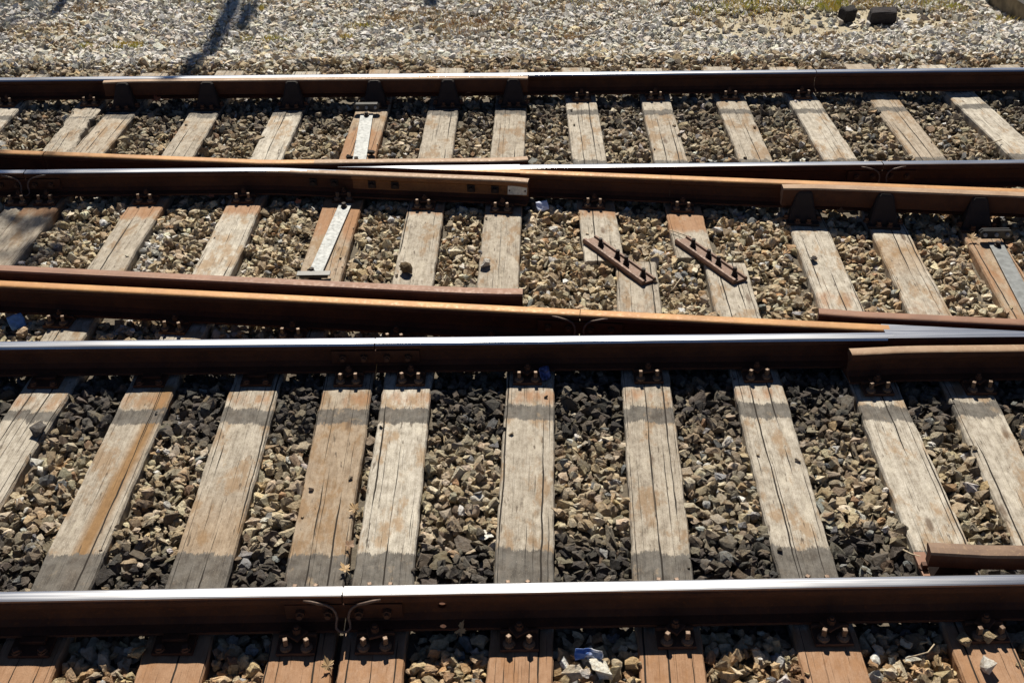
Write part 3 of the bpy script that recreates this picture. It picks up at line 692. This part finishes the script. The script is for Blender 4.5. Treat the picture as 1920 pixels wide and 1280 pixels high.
RES = .008; GX0, GY0 = -7.4, -1.3; GNX, GNY = int(14.8/RES), int(11.4/RES)
gxs = GX0+np.arange(GNX)*RES; gys = GY0+np.arange(GNY)*RES
ctrl_y = gys[::10]; ctrl_x = gxs[::10]
tgt_c = np.array([[bedz(x, y) for x in ctrl_x] for y in ctrl_y], dtype=np.float32)
TGT = np.repeat(np.repeat(tgt_c, 10, 0), 10, 1)[:GNY, :GNX]
GXX, GYY = np.meshgrid(gxs, gys)
BLOCK = np.zeros((GNY, GNX), bool)
for x1, y1, sl, ya, yb, wd in SLEEPERS: BLOCK |= (np.abs(GXX-(x1+sl*(GYY-y1))) < wd/2+.012) & (GYY > ya-.02) & (GYY < yb+.02)
for x, y, hx, hy in FOOT: BLOCK |= (np.abs(GXX-x) < hx) & (np.abs(GYY-y) < hy)
LOW = np.zeros((GNY, GNX), np.float32)
for f in (lambda x: .0088*x, lambda x: 1.74+0*x, lambda x: 3.828+0*x, lambda x: 5.568+0*x, lambda x: 2.037-.1127*x, lambda x: 3.762-.1125*x):
    d = np.abs(GYY-f(GXX)); LOW = np.maximum(LOW, np.clip((.15-d)/.10, 0, 1)*.016)
und = np.array([[.014*fbm(x*1.7, y*1.7, 9, 3) for x in ctrl_x] for y in ctrl_y], dtype=np.float32)
TGT = TGT - LOW + np.repeat(np.repeat(und, 10, 0), 10, 1)[:GNY, :GNX]
H = np.where(GYY > 6.9, TGT-.034, TGT-.06).astype(np.float32)
stamps = {}
def stamp(n):
    if n not in stamps:
        a = np.arange(-n, n+1)/(n+.3); d = a[:, None]**2+a[None, :]**2
        stamps[n] = np.where(d < 1, np.sqrt(np.clip(1-d, 0, 1)), -9).astype(np.float32)
    return stamps[n]
DIRT = [(2.95, 8.0, 1.45, .45, .18), (3.1, 7.95, 1.0, .38, .10), (2.35, 7.72, .5, .2, .12), (3.9, 8.15, .7, .3, .12), (-.55, 8.1, .6, .25, .45), (2.2, 9.0, .9, .3, .35)]
def dirt(x, y):
    m = 0
    for cx, cy, rx, ry, keep in DIRT:
        d = ((x-cx)/rx)**2+((y-cy)/ry)**2 + .5*fbm(x*2, y*2, 4)
        if d < 1: m = max(m, 1-keep)
    return m
def half_w(y): return 2.85+.375*(y+.3)
stones = []      # x,y,z,size,zone
def fill(n, y0, y1, smin, smax, zone, pexp=1.0):
    Y = rng.uniform(y0, y1, n); U = rng.uniform(-1, 1, n); S = smin+(smax-smin)*rng.random(n)**pexp; J = rng.random((n, 2))
    for i in range(n):
        y = Y[i]; hwid = half_w(y1)
        x = U[i]*hwid
        if abs(x) > half_w(y): continue
        ci, cj = int((x-GX0)/RES), int((y-GY0)/RES)
        if ci < 8 or cj < 8 or ci > GNX-9 or cj > GNY-9 or BLOCK[cj, ci]: continue
        r = S[i]/2
        if zone == 2 and y > 7.2:
            if J[i, 0] < dirt(x, y): 
                continue
        nn = max(1, int(r*.82/RES)); st = stamp(nn); wv = H[cj-nn:cj+nn+1, ci-nn:ci+nn+1]; ok = st > 0
        hv = wv[ok]; z0 = hv.mean()*.62+hv.max()*.38; c = r*.55; zc = z0+c*.55
        if zc+c*.9 > TGT[cj, ci]+.010+.012*J[i, 1]: continue
        np.maximum(wv, zc+c*.9*st, out=wv, where=ok)
        stones.append((x, y, zc, r, zone))
TT = TGT.copy()
def layer(dz): TGT[:] = TT+dz
layer(-.022); fill(16000, -.75, 1.75, .026, .05, 0); fill(30000, 1.75, 6.5, .024, .046, 1)
layer(.004); fill(26000, -.75, 1.75, .040, .090, 0, 1.9); fill(50000, 1.75, 6.5, .036, .078, 1, 1.8)
layer(-.004); fill(10000, -.75, 1.75, .026, .05, 0); fill(16000, 1.75, 6.5, .024, .044, 1)
layer(-.012); fill(30000, 6.4, 9.9, .020, .036, 2)
layer(.008); fill(50000, 6.4, 9.9, .042, .095, 2, 1.5)
layer(.0); fill(34000, 6.4, 9.9, .022, .036, 2)
for x1, y1, sl, ya, yb, wd in SLEEPERS:
    for _ in range(int(rng.integers(3, 8))):
        y = rng.uniform(ya+.1, yb-.1); sg = rng.choice([-1, 1]); x = x1+sl*(y-y1)+sg*wd*rng.uniform(.30, .52); r = rng.uniform(.006, .016)
        if any(abs(x-fx) < fhx+.03 and abs(y-fy) < fhy+.03 for fx, fy, fhx, fhy in FOOT): continue
        stones.append((x, y, ZS+r*.45, r, 0 if y < 1.75 else 1))
S = np.array(stones)
print('stones', len(S), [(S[:, 4] == k).sum() for k in (0, 1, 2)])
# colours
TAN = np.array([(.46, .36, .21), (.40, .30, .17), (.54, .45, .29), (.46, .38, .25), (.34, .25, .145), (.58, .50, .36), (.42, .35, .23)])
RUSTY = np.array([(.42, .25, .11), (.48, .32, .15), (.34, .20, .095), (.54, .39, .20), (.46, .34, .18)])
DARK = np.array([(.070, .062, .058), (.10, .088, .078), (.050, .046, .045), (.14, .12, .10), (.09, .075, .062)])
PALE = np.array([(.63, .60, .52), (.70, .685, .62), (.52, .515, .47), (.60, .56, .47), (.46, .46, .43), (.74, .73, .68), (.52, .47, .38)])
GREY = np.array([(.22, .225, .225), (.30, .31, .31), (.16, .17, .18)])
def smooth(a, b, x): t = np.clip((x-a)/(b-a), 0, 1); return t*t*(3-2*t)
def bandv(y, a, b, s): return smooth(a-s, a, y)*(1-smooth(b, b+s, y))
N = len(S); x_, y_ = S[:, 0], S[:, 1]
nz = np.array([fbm(x*1.8, y*1.8, 1, 3) for x, y in S[:, :2]]); nz2 = np.array([fbm(x*1.1, y*1.1, 7, 3) for x, y in S[:, :2]])
yj = y_+.10*nz
pd = np.zeros(N)
pd = np.maximum(pd, .92*bandv(yj, .0, .30, .34)); pd = np.maximum(pd, .90*bandv(yj, 1.36, 1.80, .40))
pd = np.maximum(pd, .52*bandv(yj, 5.05, 5.6, .35)); pd = np.maximum(pd, .34*bandv(yj, 3.9, 4.35, .3))
pd = np.maximum(pd, .08*bandv(yj, 4.3, 5.0, .2)); pd = np.maximum(pd, .10+.25*np.clip(nz, 0, 1))
pd = np.where(S[:, 4] == 2, .05, pd); pd = np.where((y_ > 1.8) & (y_ < 3.6), .06, pd); pd = np.where(y_ < -.05, .05, pd)
pale = smooth(6.15, 6.9, y_+.25*nz2+.12*smooth(0, -3, x_)+.15*smooth(1.5, 3.5, x_)); pale = np.where(S[:, 4] >= 1, pale, 0)
rusty = np.maximum(1-smooth(-.25, .0, y_), .22*bandv(y_, 3.0, 3.6, .2)*smooth(.2, .5, x_)+.10); rusty = np.maximum(rusty, .45*bandv(y_, 5.7, 6.4, .2)*smooth(-2, -.5, x_))
r_ = rng.random((N, 4)); pick = rng.integers(0, 1 << 20, N)
C = TAN[pick % len(TAN)].copy()
m = r_[:, 0] < rusty*.8; C[m] = RUSTY[pick[m] % len(RUSTY)]
m = r_[:, 0] < pale*(.93-.42*np.clip(nz2*2.0, 0, 1)); C[m] = PALE[pick[m] % len(PALE)]
kd = np.clip(pd*1.08+rng.normal(0, .22, N), 0, 1); kd = np.where(pd < .08, np.clip(kd-.12, 0, 1)*.7, kd)
C = C*(1-kd)[:, None]+DARK[(pick//7) % len(DARK)]*kd[:, None]; m_dark = kd > .5
m = (r_[:, 2] < .035) & (pd < .6); C[m] = np.array([.60, .585, .55])
m = (r_[:, 2] > .965); C[m] = GREY[pick[m] % len(GREY)]
clus = (((x_+2.33)/.16)**2+((y_-2.95)/.45)**2 < 1) & (r_[:, 3] < .7); C[clus] = PALE[pick[clus] % len(PALE)]
C[S[:, 4] == 2] *= 1.5
mz = (S[:, 4] < 2) & ~m_dark; C[mz] *= np.where((y_[mz] > 1.8) & (y_[mz] < 3.8), 1.42, 1.25)[:, None]
C = C*rng.uniform(.72, 1.22, (N, 1))*rng.uniform(.95, 1.05, (N, 3)); C = C*.78 + C.mean(1, keepdims=True)*.22; C = np.clip(C, .01, .84)
# orientation
def rand_rot(n, tilt):
    a = rng.uniform(0, 2*np.pi, n); b = rng.normal(0, tilt, n); c = rng.normal(0, tilt, n)
    ca, sa, cb, sb, cc, sc = np.cos(a), np.sin(a), np.cos(b), np.sin(b), np.cos(c), np.sin(c)
    R = np.zeros((n, 3, 3))
    R[:, 0, 0] = ca*cc-sa*sb*sc; R[:, 0, 1] = -sa*cb; R[:, 0, 2] = ca*sc+sa*sb*cc
    R[:, 1, 0] = sa*cc+ca*sb*sc; R[:, 1, 1] = ca*cb; R[:, 1, 2] = sa*sc-ca*sb*cc
    R[:, 2, 0] = -cb*sc; R[:, 2, 1] = sb; R[:, 2, 2] = cb*cc
    return R
ROT = rand_rot(N, .55); PID = rng.integers(0, 1 << 20, N)
# the 300 that show largest become pieces of their own
d = S[:, :3]-CAM; dep = d @ AF; u = 960+F_PX*(d @ AR)/dep; v = 640-F_PX*(d @ AU)/dep
ci = ((S[:, 0]-GX0)/RES).astype(int); cj = ((S[:, 1]-GY0)/RES).astype(int)
topmost = H[cj, ci] < S[:, 2]+S[:, 3]*.55*.95
score = S[:, 3]/dep*topmost*((u > 15) & (u < 1905) & (v > 690) & (v < 1272))
score *= ~((S[:, 1] > -.20) & (S[:, 1] < .05)) & ~((S[:, 1] > 1.5) & (S[:, 1] < 1.8))
order = np.argsort(-score); single = np.zeros(N, bool); single[order[:300]] = True
def stone_geo(i):
    z = S[i, 4]; lib = PF if ((z == 0 and S[i, 3] > .02) or (z == 1 and S[i, 1] < 3.7 and S[i, 3] > .024)) else (PN if z < 2 else PG)
    v, f = lib[PID[i] % len(lib)]; return v, f
def set_tint(me, cols):
    A = me.color_attributes.new('tint', 'FLOAT_COLOR', 'POINT'); A.data.foreach_set('color', cols.astype(np.float32).ravel())
def build_stuff(name, idx, parent=None):
    VV, FF, CC, off = [], [], [], 0
    for i in idx:
        v, f = stone_geo(i); p = (v*S[i, 3]) @ ROT[i].T + S[i, :3]
        VV.append(p); FF.append(f+off); off += len(p); CC.append(np.tile(np.append(C[i], 1.0), (len(p), 1)))
    VV = np.concatenate(VV); FF = np.concatenate(FF); CC = np.concatenate(CC)
    me = bpy.data.meshes.new(name); me.vertices.add(len(VV)); me.vertices.foreach_set('co', VV.astype(np.float32).ravel())
    me.loops.add(FF.size); me.loops.foreach_set('vertex_index', FF.astype(np.int32).ravel())
    me.polygons.add(len(FF)); me.polygons.foreach_set('loop_start', np.arange(0, FF.size, 3, dtype=np.int32))
    me.update(calc_edges=True); me.polygons.foreach_set('use_smooth', np.zeros(len(FF), bool))
    me.materials.append(STONE); set_tint(me, CC)
    print(name, len(FF), 'tris')
    return link(name, me, parent)
al = np.arange(N)
st = build_stuff('loose_ballast', al[(~single) & (S[:, 4] < 2)], bed); tag(st, kind='stuff')
gv = build_stuff('gravel', al[S[:, 4] == 2]); tag(gv, 'pale loose gravel spread beyond the farthest rail', 'gravel', kind='stuff')
for i in al[single]:
    v, f = stone_geo(i); p = (v*S[i, 3]) @ ROT[i].T
    me = mesh('ballast_stone', p, f, STONE); set_tint(me, np.tile(np.append(C[i], 1.0), (len(p), 1)))
    link('ballast_stone', me, bed, tuple(S[i, :3]))

# ------------------------------------------------------------------ single stones that lie on top of things
def lone(label, px, py, z, size, col, squash=(1, .85, .8), name='loose_stone', group='stones lying on the sleepers', seed=0, cat='stone', rough=.16):
    r2 = np.random.default_rng(seed); v, f = PF[seed % len(PF)]
    p = v*size/2*np.array(squash)/np.array([1, 1, 1]); p = p @ rand_rot(1, .25)[0].T
    s = sv(px, py, z); zz = -p[:, 2].min()
    me = mesh(name, p, f, STONE); set_tint(me, np.tile(np.array(list(col)+[1.0]), (len(p), 1)))
    return tag(link(name, me, None, (s[0], s[1], z+zz-.003)), label, cat, group)
lone('brown angular stone lying on the timber just behind the reddish check rail', 762, 512, ZS, .092, (.17, .12, .065), (1, .9, 1.25), seed=7)
lone('whitish stone lying on the scratched timber just behind the reddish check rail', 911, 500, ZS, .084, (.60, .57, .52), (1, .9, 1.2), seed=9)
lone('dark cubic stone lying on the timber near the first dark brace', 1525, 489, ZS, .066, (.045, .036, .034), (1, 1, 1.3), seed=13)
lone('grey stone perched on the edge of the pale cracked near-track sleeper', 75, 812, ZS, .085, (.13, .12, .115), seed=11)
lone('white granite-like stone on the last sleeper in front of the nearest rail', 1846, 1252, ZS, .085, (.62, .60, .56), seed=14)
lone('tan stone half in shadow on the last sleeper in front of the nearest rail', 1808, 1205, ZS, .078, (.42, .32, .19), seed=17)
lone('smaller tan stone beside a screw pair in front of the nearest rail', 1851, 1203, ZS, .065, (.45, .36, .23), seed=19)
lone('tan rounded stone at the shadow edge on a reddish sleeper before the nearest rail', 258, 1226, ZS, .080, (.44, .34, .19), seed=21)
lone('large white angular stone next to the white and blue plastic scrap', 1125, 1258, -.20, .095, (.74, .73, .66), (1, .8, .9), seed=23)
lone('small round white stone beside the large white one', 1099, 1264, -.20, .050, (.60, .56, .54), (1, .95, .9), seed=24)
lone('dark stone beside the edge of the short galvanised strap', 697, 292, ZS, .085, (.035, .028, .028), seed=26)
lone('small dark stone on the other side of the short galvanised strap', 655, 297, ZS, .060, (.035, .028, .026), seed=28)
lone('grey stone jutting over the edge of the chipped near-track timber', 1551, 973, -.205, .085, (.40, .36, .27), seed=30)
lone('white pebble among the tan stones behind the paper scrap', 1037, 432, -.195, .060, (.66, .64, .60), seed=32)
def chunk(label, px, py, dims, col, seed):
    bm = bmesh.new(); add_box(bm, (0, 0, 0), dims, bev=min(dims)*.14)
    bmesh.ops.triangulate(bm, faces=bm.faces); bmesh.ops.subdivide_edges(bm, edges=bm.edges, cuts=2)
    for v in bm.verts: v.co *= 1+.13*fbm(v.co.x*9+seed, v.co.y*9, v.co.z*9); v.co.z += .18*v.co.x
    me = bm_mesh('asphalt_lump', bm, STONE); set_tint(me, np.tile(np.array(list(col)+[1.0]), (len(me.vertices), 1)))
    p = sv(px, py, -.42); o = link('asphalt_lump', me, None, (p[0], p[1]+dims[1]*.5, -.41+dims[2]*.45), (.1, .12, seed*.3)); return tag(o, label, 'asphalt lump', 'dark lumps on the gravel')
a1 = chunk('smaller black lump lying on the gravel beyond the farthest rail', 1591, 43, (.14, .13, .13), (.020, .018, .019), 1)
a2 = chunk('larger black block lying on the gravel beyond the farthest rail', 1657, 47, (.25, .15, .13), (.034, .029, .034), -.4)

# ------------------------------------------------------------------ platform corner, posts that throw the shadows
pA, pB = sv(1850, 8, -.42), sv(1913, 45, -.40)
d = Vector((pA[0]-pB[0], pA[1]-pB[1])); d.normalize(); nrm = Vector((d.y, -d.x))
base = Vector((pB[0], pB[1])) - d*.05
bm = bmesh.new()
poly = [base, base+d*6, base+d*6+nrm*5, base+nrm*5]
for (z0, z1, off) in ((-.6, -.20, .0), (-.195, -.13, -.03)):
    q = [poly[0]-d*(-off)+nrm*off, poly[1]+nrm*off, poly[2], poly[3]-d*(-off)]
    a = [bm.verts.new((p.x, p.y, z0)) for p in q]; b = [bm.verts.new((p.x, p.y, z1)) for p in q]
    bm.faces.new(a[::-1]); bm.faces.new(b)
    for k in range(4): bm.faces.new((a[k], a[(k+1) % 4], b[(k+1) % 4], b[k]))
me = bm_mesh('platform', bm, [mat_plain('stained_concrete', (.20, .155, .09), .9, 0, .4, 9, .4), mat_plain('pale_concrete', (.50, .49, .45), .85, 0, .15, 12, .3)])
me.polygons.foreach_set('material_index', np.array([0]*6+[1]*6, dtype=np.int32))
pf = link('platform', me); tag(pf, 'stained concrete platform corner at the edge of the gravel', 'platform')
STEEL = mat_plain('painted_grey_steel', (.24, .25, .26), .55, .1, .15)
def post(label, tip, Yp, rad, boxes=()):
    s = sv(*tip); t = math.tan(SUN_AZ); xp = s[0]+(Yp-s[1])*t; Hh = s[2]+(Yp-s[1])/math.cos(SUN_AZ)*math.tan(SUN_EL)
    e = empty('unseen_post', (xp, Yp, -.43)); tag(e, label, 'post', 'posts behind the view that throw shadows')
    V, Fc = tube([(0, 0, -.05), (0, 0, .6), (0, 0, Hh+.43)], [rad*1.15, rad, rad*.92], 16); link('shaft', mesh('shaft', V, Fc, STEEL, smooth=True), e)
    bm = bmesh.new(); add_box(bm, (0, 0, .02), (rad*4, rad*4, .05), bev=.004); link('foot', bm_mesh('foot', bm, STEEL), e)
    for (dx, z, sx, sz) in boxes:
        bm = bmesh.new(); add_box(bm, (dx, 0, z), (sx, .12, sz), bev=.01); link('cabinet', bm_mesh('cabinet', bm, STEEL), e)
post('tall post out of view whose shadow falls across the gravel to the farthest rail', (315, 150, 0), 14.5, .095, [(.20, 6.75, .16, .9)])
post('short post out of view whose shadow tip touches the far gravel near the corner', (100, 36, -.42), 12.5, .06)
post('short post out of view whose shadow tip shows in the middle of the far gravel', (804, 19, -.42), 12.0, .055, [(.07, 3.6, .05, .5)])

# tree behind the view: its thin outer foliage dapples the left of the tracks
tr = empty('tree', (-7.2, 13.2, -.43)); tag(tr, 'sparse tree out of view whose leaves dapple the tracks with shade', 'tree')
BARK = mat_plain('bark', (.16, .12, .09), .9, 0, .3, 30); FOL = mat_leaf('foliage', (.05, .09, .02), (.10, .14, .03))
b0 = Vector((-7.2, 13.2, -.43))
V, Fc = tube([(0, 0, -.1), (.05, 0, 2), (.15, -.1, 4.5), (.3, -.2, 7), (.5, -.3, 9.5)], [.24, .2, .16, .12, .06], 12); link('unseen_trunk', mesh('unseen_trunk', V, Fc, BARK, smooth=True), tr)
bmf = bmesh.new()
for (px, py, z, n, sp) in ((45, 445, -.18, 46, .20), (25, 288, 0, 40, .22), (10, 30, -.42, 60, .35), (75, 470, -.18, 20, .14), (-60, 400, -.18, 60, .4), (-70, 200, -.18, 60, .4), (40, 135, -.18, 16, .2), (-60, 60, -.42, 60, .4)):
    q = Vector(sv(px, py, z)); c = q + to_sun*((9.0+random.uniform(-.6, .6)-q.z)/to_sun.z) - b0
    V, Fc = tube([(.2, -.15, 6.0), ((.2+c.x)*.5, (c.y-.15)*.5, 7.8), tuple(c)], [.05, .03, .012], 7); link('unseen_branch', mesh('unseen_branch', V, Fc, BARK, smooth=True), tr)
    for _ in range(n):
        o = c + Vector((random.gauss(0, sp), random.gauss(0, sp), random.gauss(0, sp))); a_ = random.uniform(0, 6.28); L = random.uniform(.05, .10)
        u_ = Vector((math.cos(a_), math.sin(a_), random.uniform(-.5, .5))).normalized(); w_ = u_.cross(Vector((random.uniform(-1, 1), random.uniform(-1, 1), 1))).normalized()
        bmf.faces.new([bmf.verts.new(o-u_*L), bmf.verts.new(o+w_*L*.5), bmf.verts.new(o+u_*L), bmf.verts.new(o-w_*L*.5)])
link('unseen_crown', bm_mesh('unseen_crown', bmf, FOL), tr)

# ------------------------------------------------------------------ weeds
bm = bmesh.new()
def tuft(x, y, n, h, sp):
    z = gz(x, y)+.045
    for _ in range(n):
        a = random.uniform(0, 6.28); r = sp*math.sqrt(random.random()); px_, py_ = x+r*math.cos(a), y+r*math.sin(a)
        b = random.uniform(0, 6.28); hh = h*random.uniform(.5, 1.2); wv = random.uniform(.0025, .005); lean = random.uniform(.2, .9)*hh
        c, s = math.cos(b), math.sin(b)
        v = [bm.verts.new(p) for p in ((px_-s*wv, py_+c*wv, z), (px_+s*wv, py_-c*wv, z), (px_+s*wv*.7+c*lean*.4, py_-c*wv*.7+s*lean*.4, z+hh*.6), (px_+c*lean, py_+s*lean, z+hh), (px_-s*wv*.7+c*lean*.4, py_+c*wv*.7+s*lean*.4, z+hh*.6))]
        bm.faces.new(v)
for px, py, n, h, sp in ((228, 96, 34, .03, .05), (255, 96, 40, .035, .06), (165, 97, 16, .03, .05), (385, 4, 40, .03, .12), (492, 22, 16, .05, .02), (505, 80, 18, .03, .06), (520, 81, 18, .03, .08), (463, 80, 12, .03, .05), (395, 41, 10, .03, .03),
                         (665, 60, 22, .03, .07), (650, 80, 20, .03, .05), (690, 57, 14, .03, .06), (1450, 12, 90, .05, .3), (1540, 14, 80, .05, .2), (1400, 25, 50, .04, .2), (1560, 22, 50, .05, .12), (1330, 28, 30, .04, .15), (1370, 8, 60, .04, .25), (1690, 8, 60, .04, .3), (1740, 15, 40, .04, .2), (1880, 48, 20, .05, .08), (1620, 5, 50, .05, .3), (1265, 6, 30, .03, .2), (1790, 24, 20, .04, .1), (1100, 5, 20, .03, .2), (880, 4, 16, .03, .15)):
    p = sv(px, py, -.42); tuft(p[0], p[1], int(n*2.0), h*1.3, sp*1.35)
a = NT('grass_green'); gpos = a.n('ShaderNodeNewGeometry').outputs['Position']
a.set(Base_Color=a.mix(a.step(a.noise(gpos, 5, 3), .4, .6), (.50, .50, .09), (.66, .50, .14)), Roughness=.6)
wd_ = link('grass', bm_mesh('grass', bm, a.m)); tag(wd_, 'sparse yellow-green weeds growing in the far gravel', 'weeds', kind='stuff')

bm = bmesh.new()
for px, py, n, h, sp in ((800, 40, 130, .02, .35), (860, 55, 130, .02, .3), (920, 45, 90, .02, .25), (1075, 62, 60, .02, .2), (170, 22, 60, .02, .2), (1180, 20, 80, .02, .4), (1320, 40, 60, .02, .3), (980, 15, 60, .02, .4), (1450, 35, 70, .02, .3), (1620, 20, 60, .02, .3), (1760, 12, 70, .02, .3), (1500, 72, 60, .015, .3), (1560, 75, 40, .015, .2), (130, 55, 24, .02, .2), (720, 38, 40, .02, .2), (340, 90, 20, .02, .15)):
    p = sv(px, py, -.40); tuft(p[0], p[1], n*3, h*1.4, sp)
a = NT('straw_brown'); gpos = a.n('ShaderNodeNewGeometry').outputs['Position']
a.set(Base_Color=a.mix(a.step(a.noise(gpos, 6, 3), .4, .6), (.36, .20, .08), (.58, .42, .20)), Roughness=.7)
dst = link('dry_straw', bm_mesh('dry_straw', bm, a.m)); tag(dst, 'patches of dry brown straw on the far gravel', 'straw', kind='stuff')

# ------------------------------------------------------------------ fallen leaves, twigs, litter
def leaf_mesh(seed, m):
    r2 = random.Random(seed); V = [(0, 0, 0)]; out = []
    lobes = [(-2.2, .55), (-1.15, .85), (0, 1.0), (1.15, .85), (2.2, .55)]
    for i, (an, L) in enumerate(lobes):
        for da, f in ((-.42, .60), (-.28, .80), (-.16, .74), (0, 1.0), (.16, .74), (.28, .80), (.42, .58)): out.append((an+da, L*f*r2.uniform(.9, 1.08)))
    for an, L in out:
        x, y = math.sin(an)*L, math.cos(an)*L
        V.append((x, y, .16*(x*x)*r2.uniform(.6, 1.4)+.14*y*y*r2.uniform(-.3, 1)+r2.uniform(-.02, .05)))
    Fc = [(0, i, i+1) for i in range(1, len(out))]
    b = len(V); V += [(-.02, -.1, 0), (.02, -.1, 0), (.015, -.75, .05), (-.015, -.75, .05)]; Fc += [(0, b, b+1), (b, b+1, b+2, b+3)]
    return mesh('dead_leaf', V, Fc, m, smooth=False)
LM = [mat_leaf('dry_leaf_tan', (.36, .22, .10), (.50, .35, .18)), mat_leaf('dry_leaf_red', (.22, .07, .035), (.30, .11, .05)), mat_leaf('dry_leaf_brown', (.17, .09, .045), (.26, .15, .08))]
leaves = [(1365, 378, .085, 0, 'pale maple leaf caught in the shade below the orange rail', 30), (398, 374, .07, 1, 'red dead leaf in the shade below the third rail, between two timbers', 20), (1745, 712, .09, 1, 'maple leaf standing in the dark below the wing rail of the second crossing', 55),
          (862, 1192, .085, 0, 'torn tan leaf in the shade in front of the nearest rail', 45), (649, 1075, .07, 0, 'tan leaf wedged between the two close sleepers at the nearest rail', 20), (666, 962, .075, 0, 'orange-tan leaf between the two close sleepers, mid length', 20), (655, 1030, .065, 2, 'brown leaf in the gap between the two close sleepers', 10),
          (616, 1257, .075, 0, 'yellowish leaf on the reddish sleeper in front of the nearest rail', 35), (1820, 455, .10, 0, 'pale crumpled leaf beside the black bracket at the frame edge', 25), (1575, 405, .08, 2, 'brown leaf at the foot of the first dark brace', 25), (1700, 398, .09, 2, 'brown leaf between the second and third dark braces', 35),
          (880, 185, .09, 2, 'brown leaf under the check rail between the fifth and sixth black braces', 45), (296, 195, .10, 1, 'reddish leaf between the first and second black braces', 40), (1540, 690, .055, 0, 'small curled leaf at the shadow edge of the second rail', 50), (650, 362, .06, 2, 'brown leaf leaning on the screws above the galvanised strap', 60), (138, 366, .07, 1, 'rust-red leaf in the shade beside the timber screws near the cabled joint', 20), (560, 385, .06, 1, 'dark red leaf at the shadow edge beside the galvanised strap', 40), (1480, 390, .08, 2, 'brown leaf at the end of the check rail before the first dark brace', 20)]
for i, (px, py, sz, k, lb, til) in enumerate(leaves):
    p = sv(px, py, -.185); o = link('dead_leaf', leaf_mesh(i, LM[k]), None, (p[0], p[1], -.172+sz*.18), (math.radians(til), math.radians(random.uniform(-15, 15)), random.uniform(-.8, .8)))
    o.scale = (sz*.55,)*3; tag(o, lb, 'leaf', 'fallen leaves')
TW = mat_plain('dry_twig', (.36, .29, .20), .8, 0, .3, 60)
def twig(label, pts, rad, name='twig', cat='twig', m=None):
    P = [tuple(sv(px, py, z)) for px, py, z in pts]; P = [(p[0], p[1], p[2]) for p in P]
    V, Fc = tube(P, rad, 6); o = link(name, mesh(name, V, Fc, m or TW, smooth=True)); return tag(o, label, cat, 'twigs and stalks' if name == 'twig' else None)
twig('thin pale stalk bent over the tan stones below the paper scrap', [(1014, 393, -.16), (1008, 404, -.165), (1004, 416, -.165), (1008, 428, -.165), (1018, 438, -.17), (1024, 443, -.175)], .0025)
twig('dry twig slanting off the pale timber near the second bolted bar', [(1255, 431, -.165), (1270, 436, -.163), (1284, 441, -.160), (1296, 444, -.165)], .003)
twig('grey twig lying by the rusty strip behind the nearest rail', [(1693, 1030, -.17), (1708, 1038, -.16), (1722, 1042, -.16), (1734, 1045, -.165)], .004)
twig('forked dry stalk among tan stones in front of the nearest rail', [(1700, 1233, -.165), (1722, 1227, -.15), (1740, 1222, -.14), (1752, 1207, -.13)], .003)
twig('thin twig between the two bolted bars, close to the nearer orange rail', [(1255, 548, -.18), (1263, 541, -.172), (1270, 530, -.168), (1277, 521, -.175)], .003)
twig('long curved stalk on the rusty chippings of the far gravel', [(1058, 66, -.40), (1085, 68, -.385), (1105, 63, -.38), (1125, 53, -.385)], .006)
twig('dry twig resting on the last far-track sleeper with its side showing', [(1835, 273, -.17), (1850, 269, -.155), (1862, 267, -.15), (1878, 262, -.145)], .004)
def scrap(name, label, px, py, z, sx, sy, m, tilt, rz, curl=.3, seed=0, cat='litter'):
    r2 = random.Random(seed); n = 7; V = []; sd = seed*7.1
    for j in range(n+1):
        for i in range(n+1):
            a, b = i/n-.5, j/n-.5
            V.append((a*sx*(1-.18*abs(b)), b*sy*(1-.15*abs(a)), curl*sx*(fbm(a*2.4+sd, b*2.4, 2)*.5+a*a*.6)))
    Fc = [(j*(n+1)+i, j*(n+1)+i+1, (j+1)*(n+1)+i+1, (j+1)*(n+1)+i) for j in range(n) for i in range(n)]
    me = mesh(name, V, Fc, m, smooth=True); o = link(name, me, None, tuple(sv(px, py, z)), (math.radians(tilt), 0, rz))
    md = o.modifiers.new('thickness', 'SOLIDIFY'); md.thickness = .0015
    return tag(o, label, cat, 'litter on the stones')
scrap('paper_scrap', 'pale blue-white paper scrap on the tan stones below the crossing', 1017, 386, -.165, .085, .07, mat_plain('paper', (.62, .68, .86), .7, 0, .08), 42, .35, .18, 4)
scrap('cloth_scrap', 'bright blue rag lying in the shade under the nearer orange rail', 31, 603, -.17, .09, .085, mat_plain('blue_rag', (.17, .36, .68), .8, 0, .2), 50, .7, .2, 5)
scrap('foil_wrapper', 'crumpled dark blue wrapper beside the second rail screws', 1021, 700, -.145, .06, .075, mat_plain('blue_foil', (.04, .06, .17), .3, .4, .7, 70), 55, .5, .5, 6)
scrap('plastic_scrap', 'crumpled white and blue plastic film behind the large white stone', 1104, 1226, -.165, .11, .045, (lambda a: (a.set(Base_Color=a.mix(a.step(a.math('ADD', a.math('MULTIPLY', a.n('ShaderNodeSeparateXYZ', i_0=a.obj()).outputs[0], 9.0), a.noise(a.obj(), 30, 3)), .35, .6), (.12, .24, .62), (.70, .72, .78)), Roughness=.4), a.m)[1])(NT('film_white_blue')), 55, -.1, .55, 7)
scrap('foil_wrapper', 'small white and blue scrap beside the second timber under the check rail screws', 1845, 440, -.17, .05, .04, mat_plain('scrap_blue', (.06, .10, .40), .5, 0, .4), 30, .2, .4, 9)
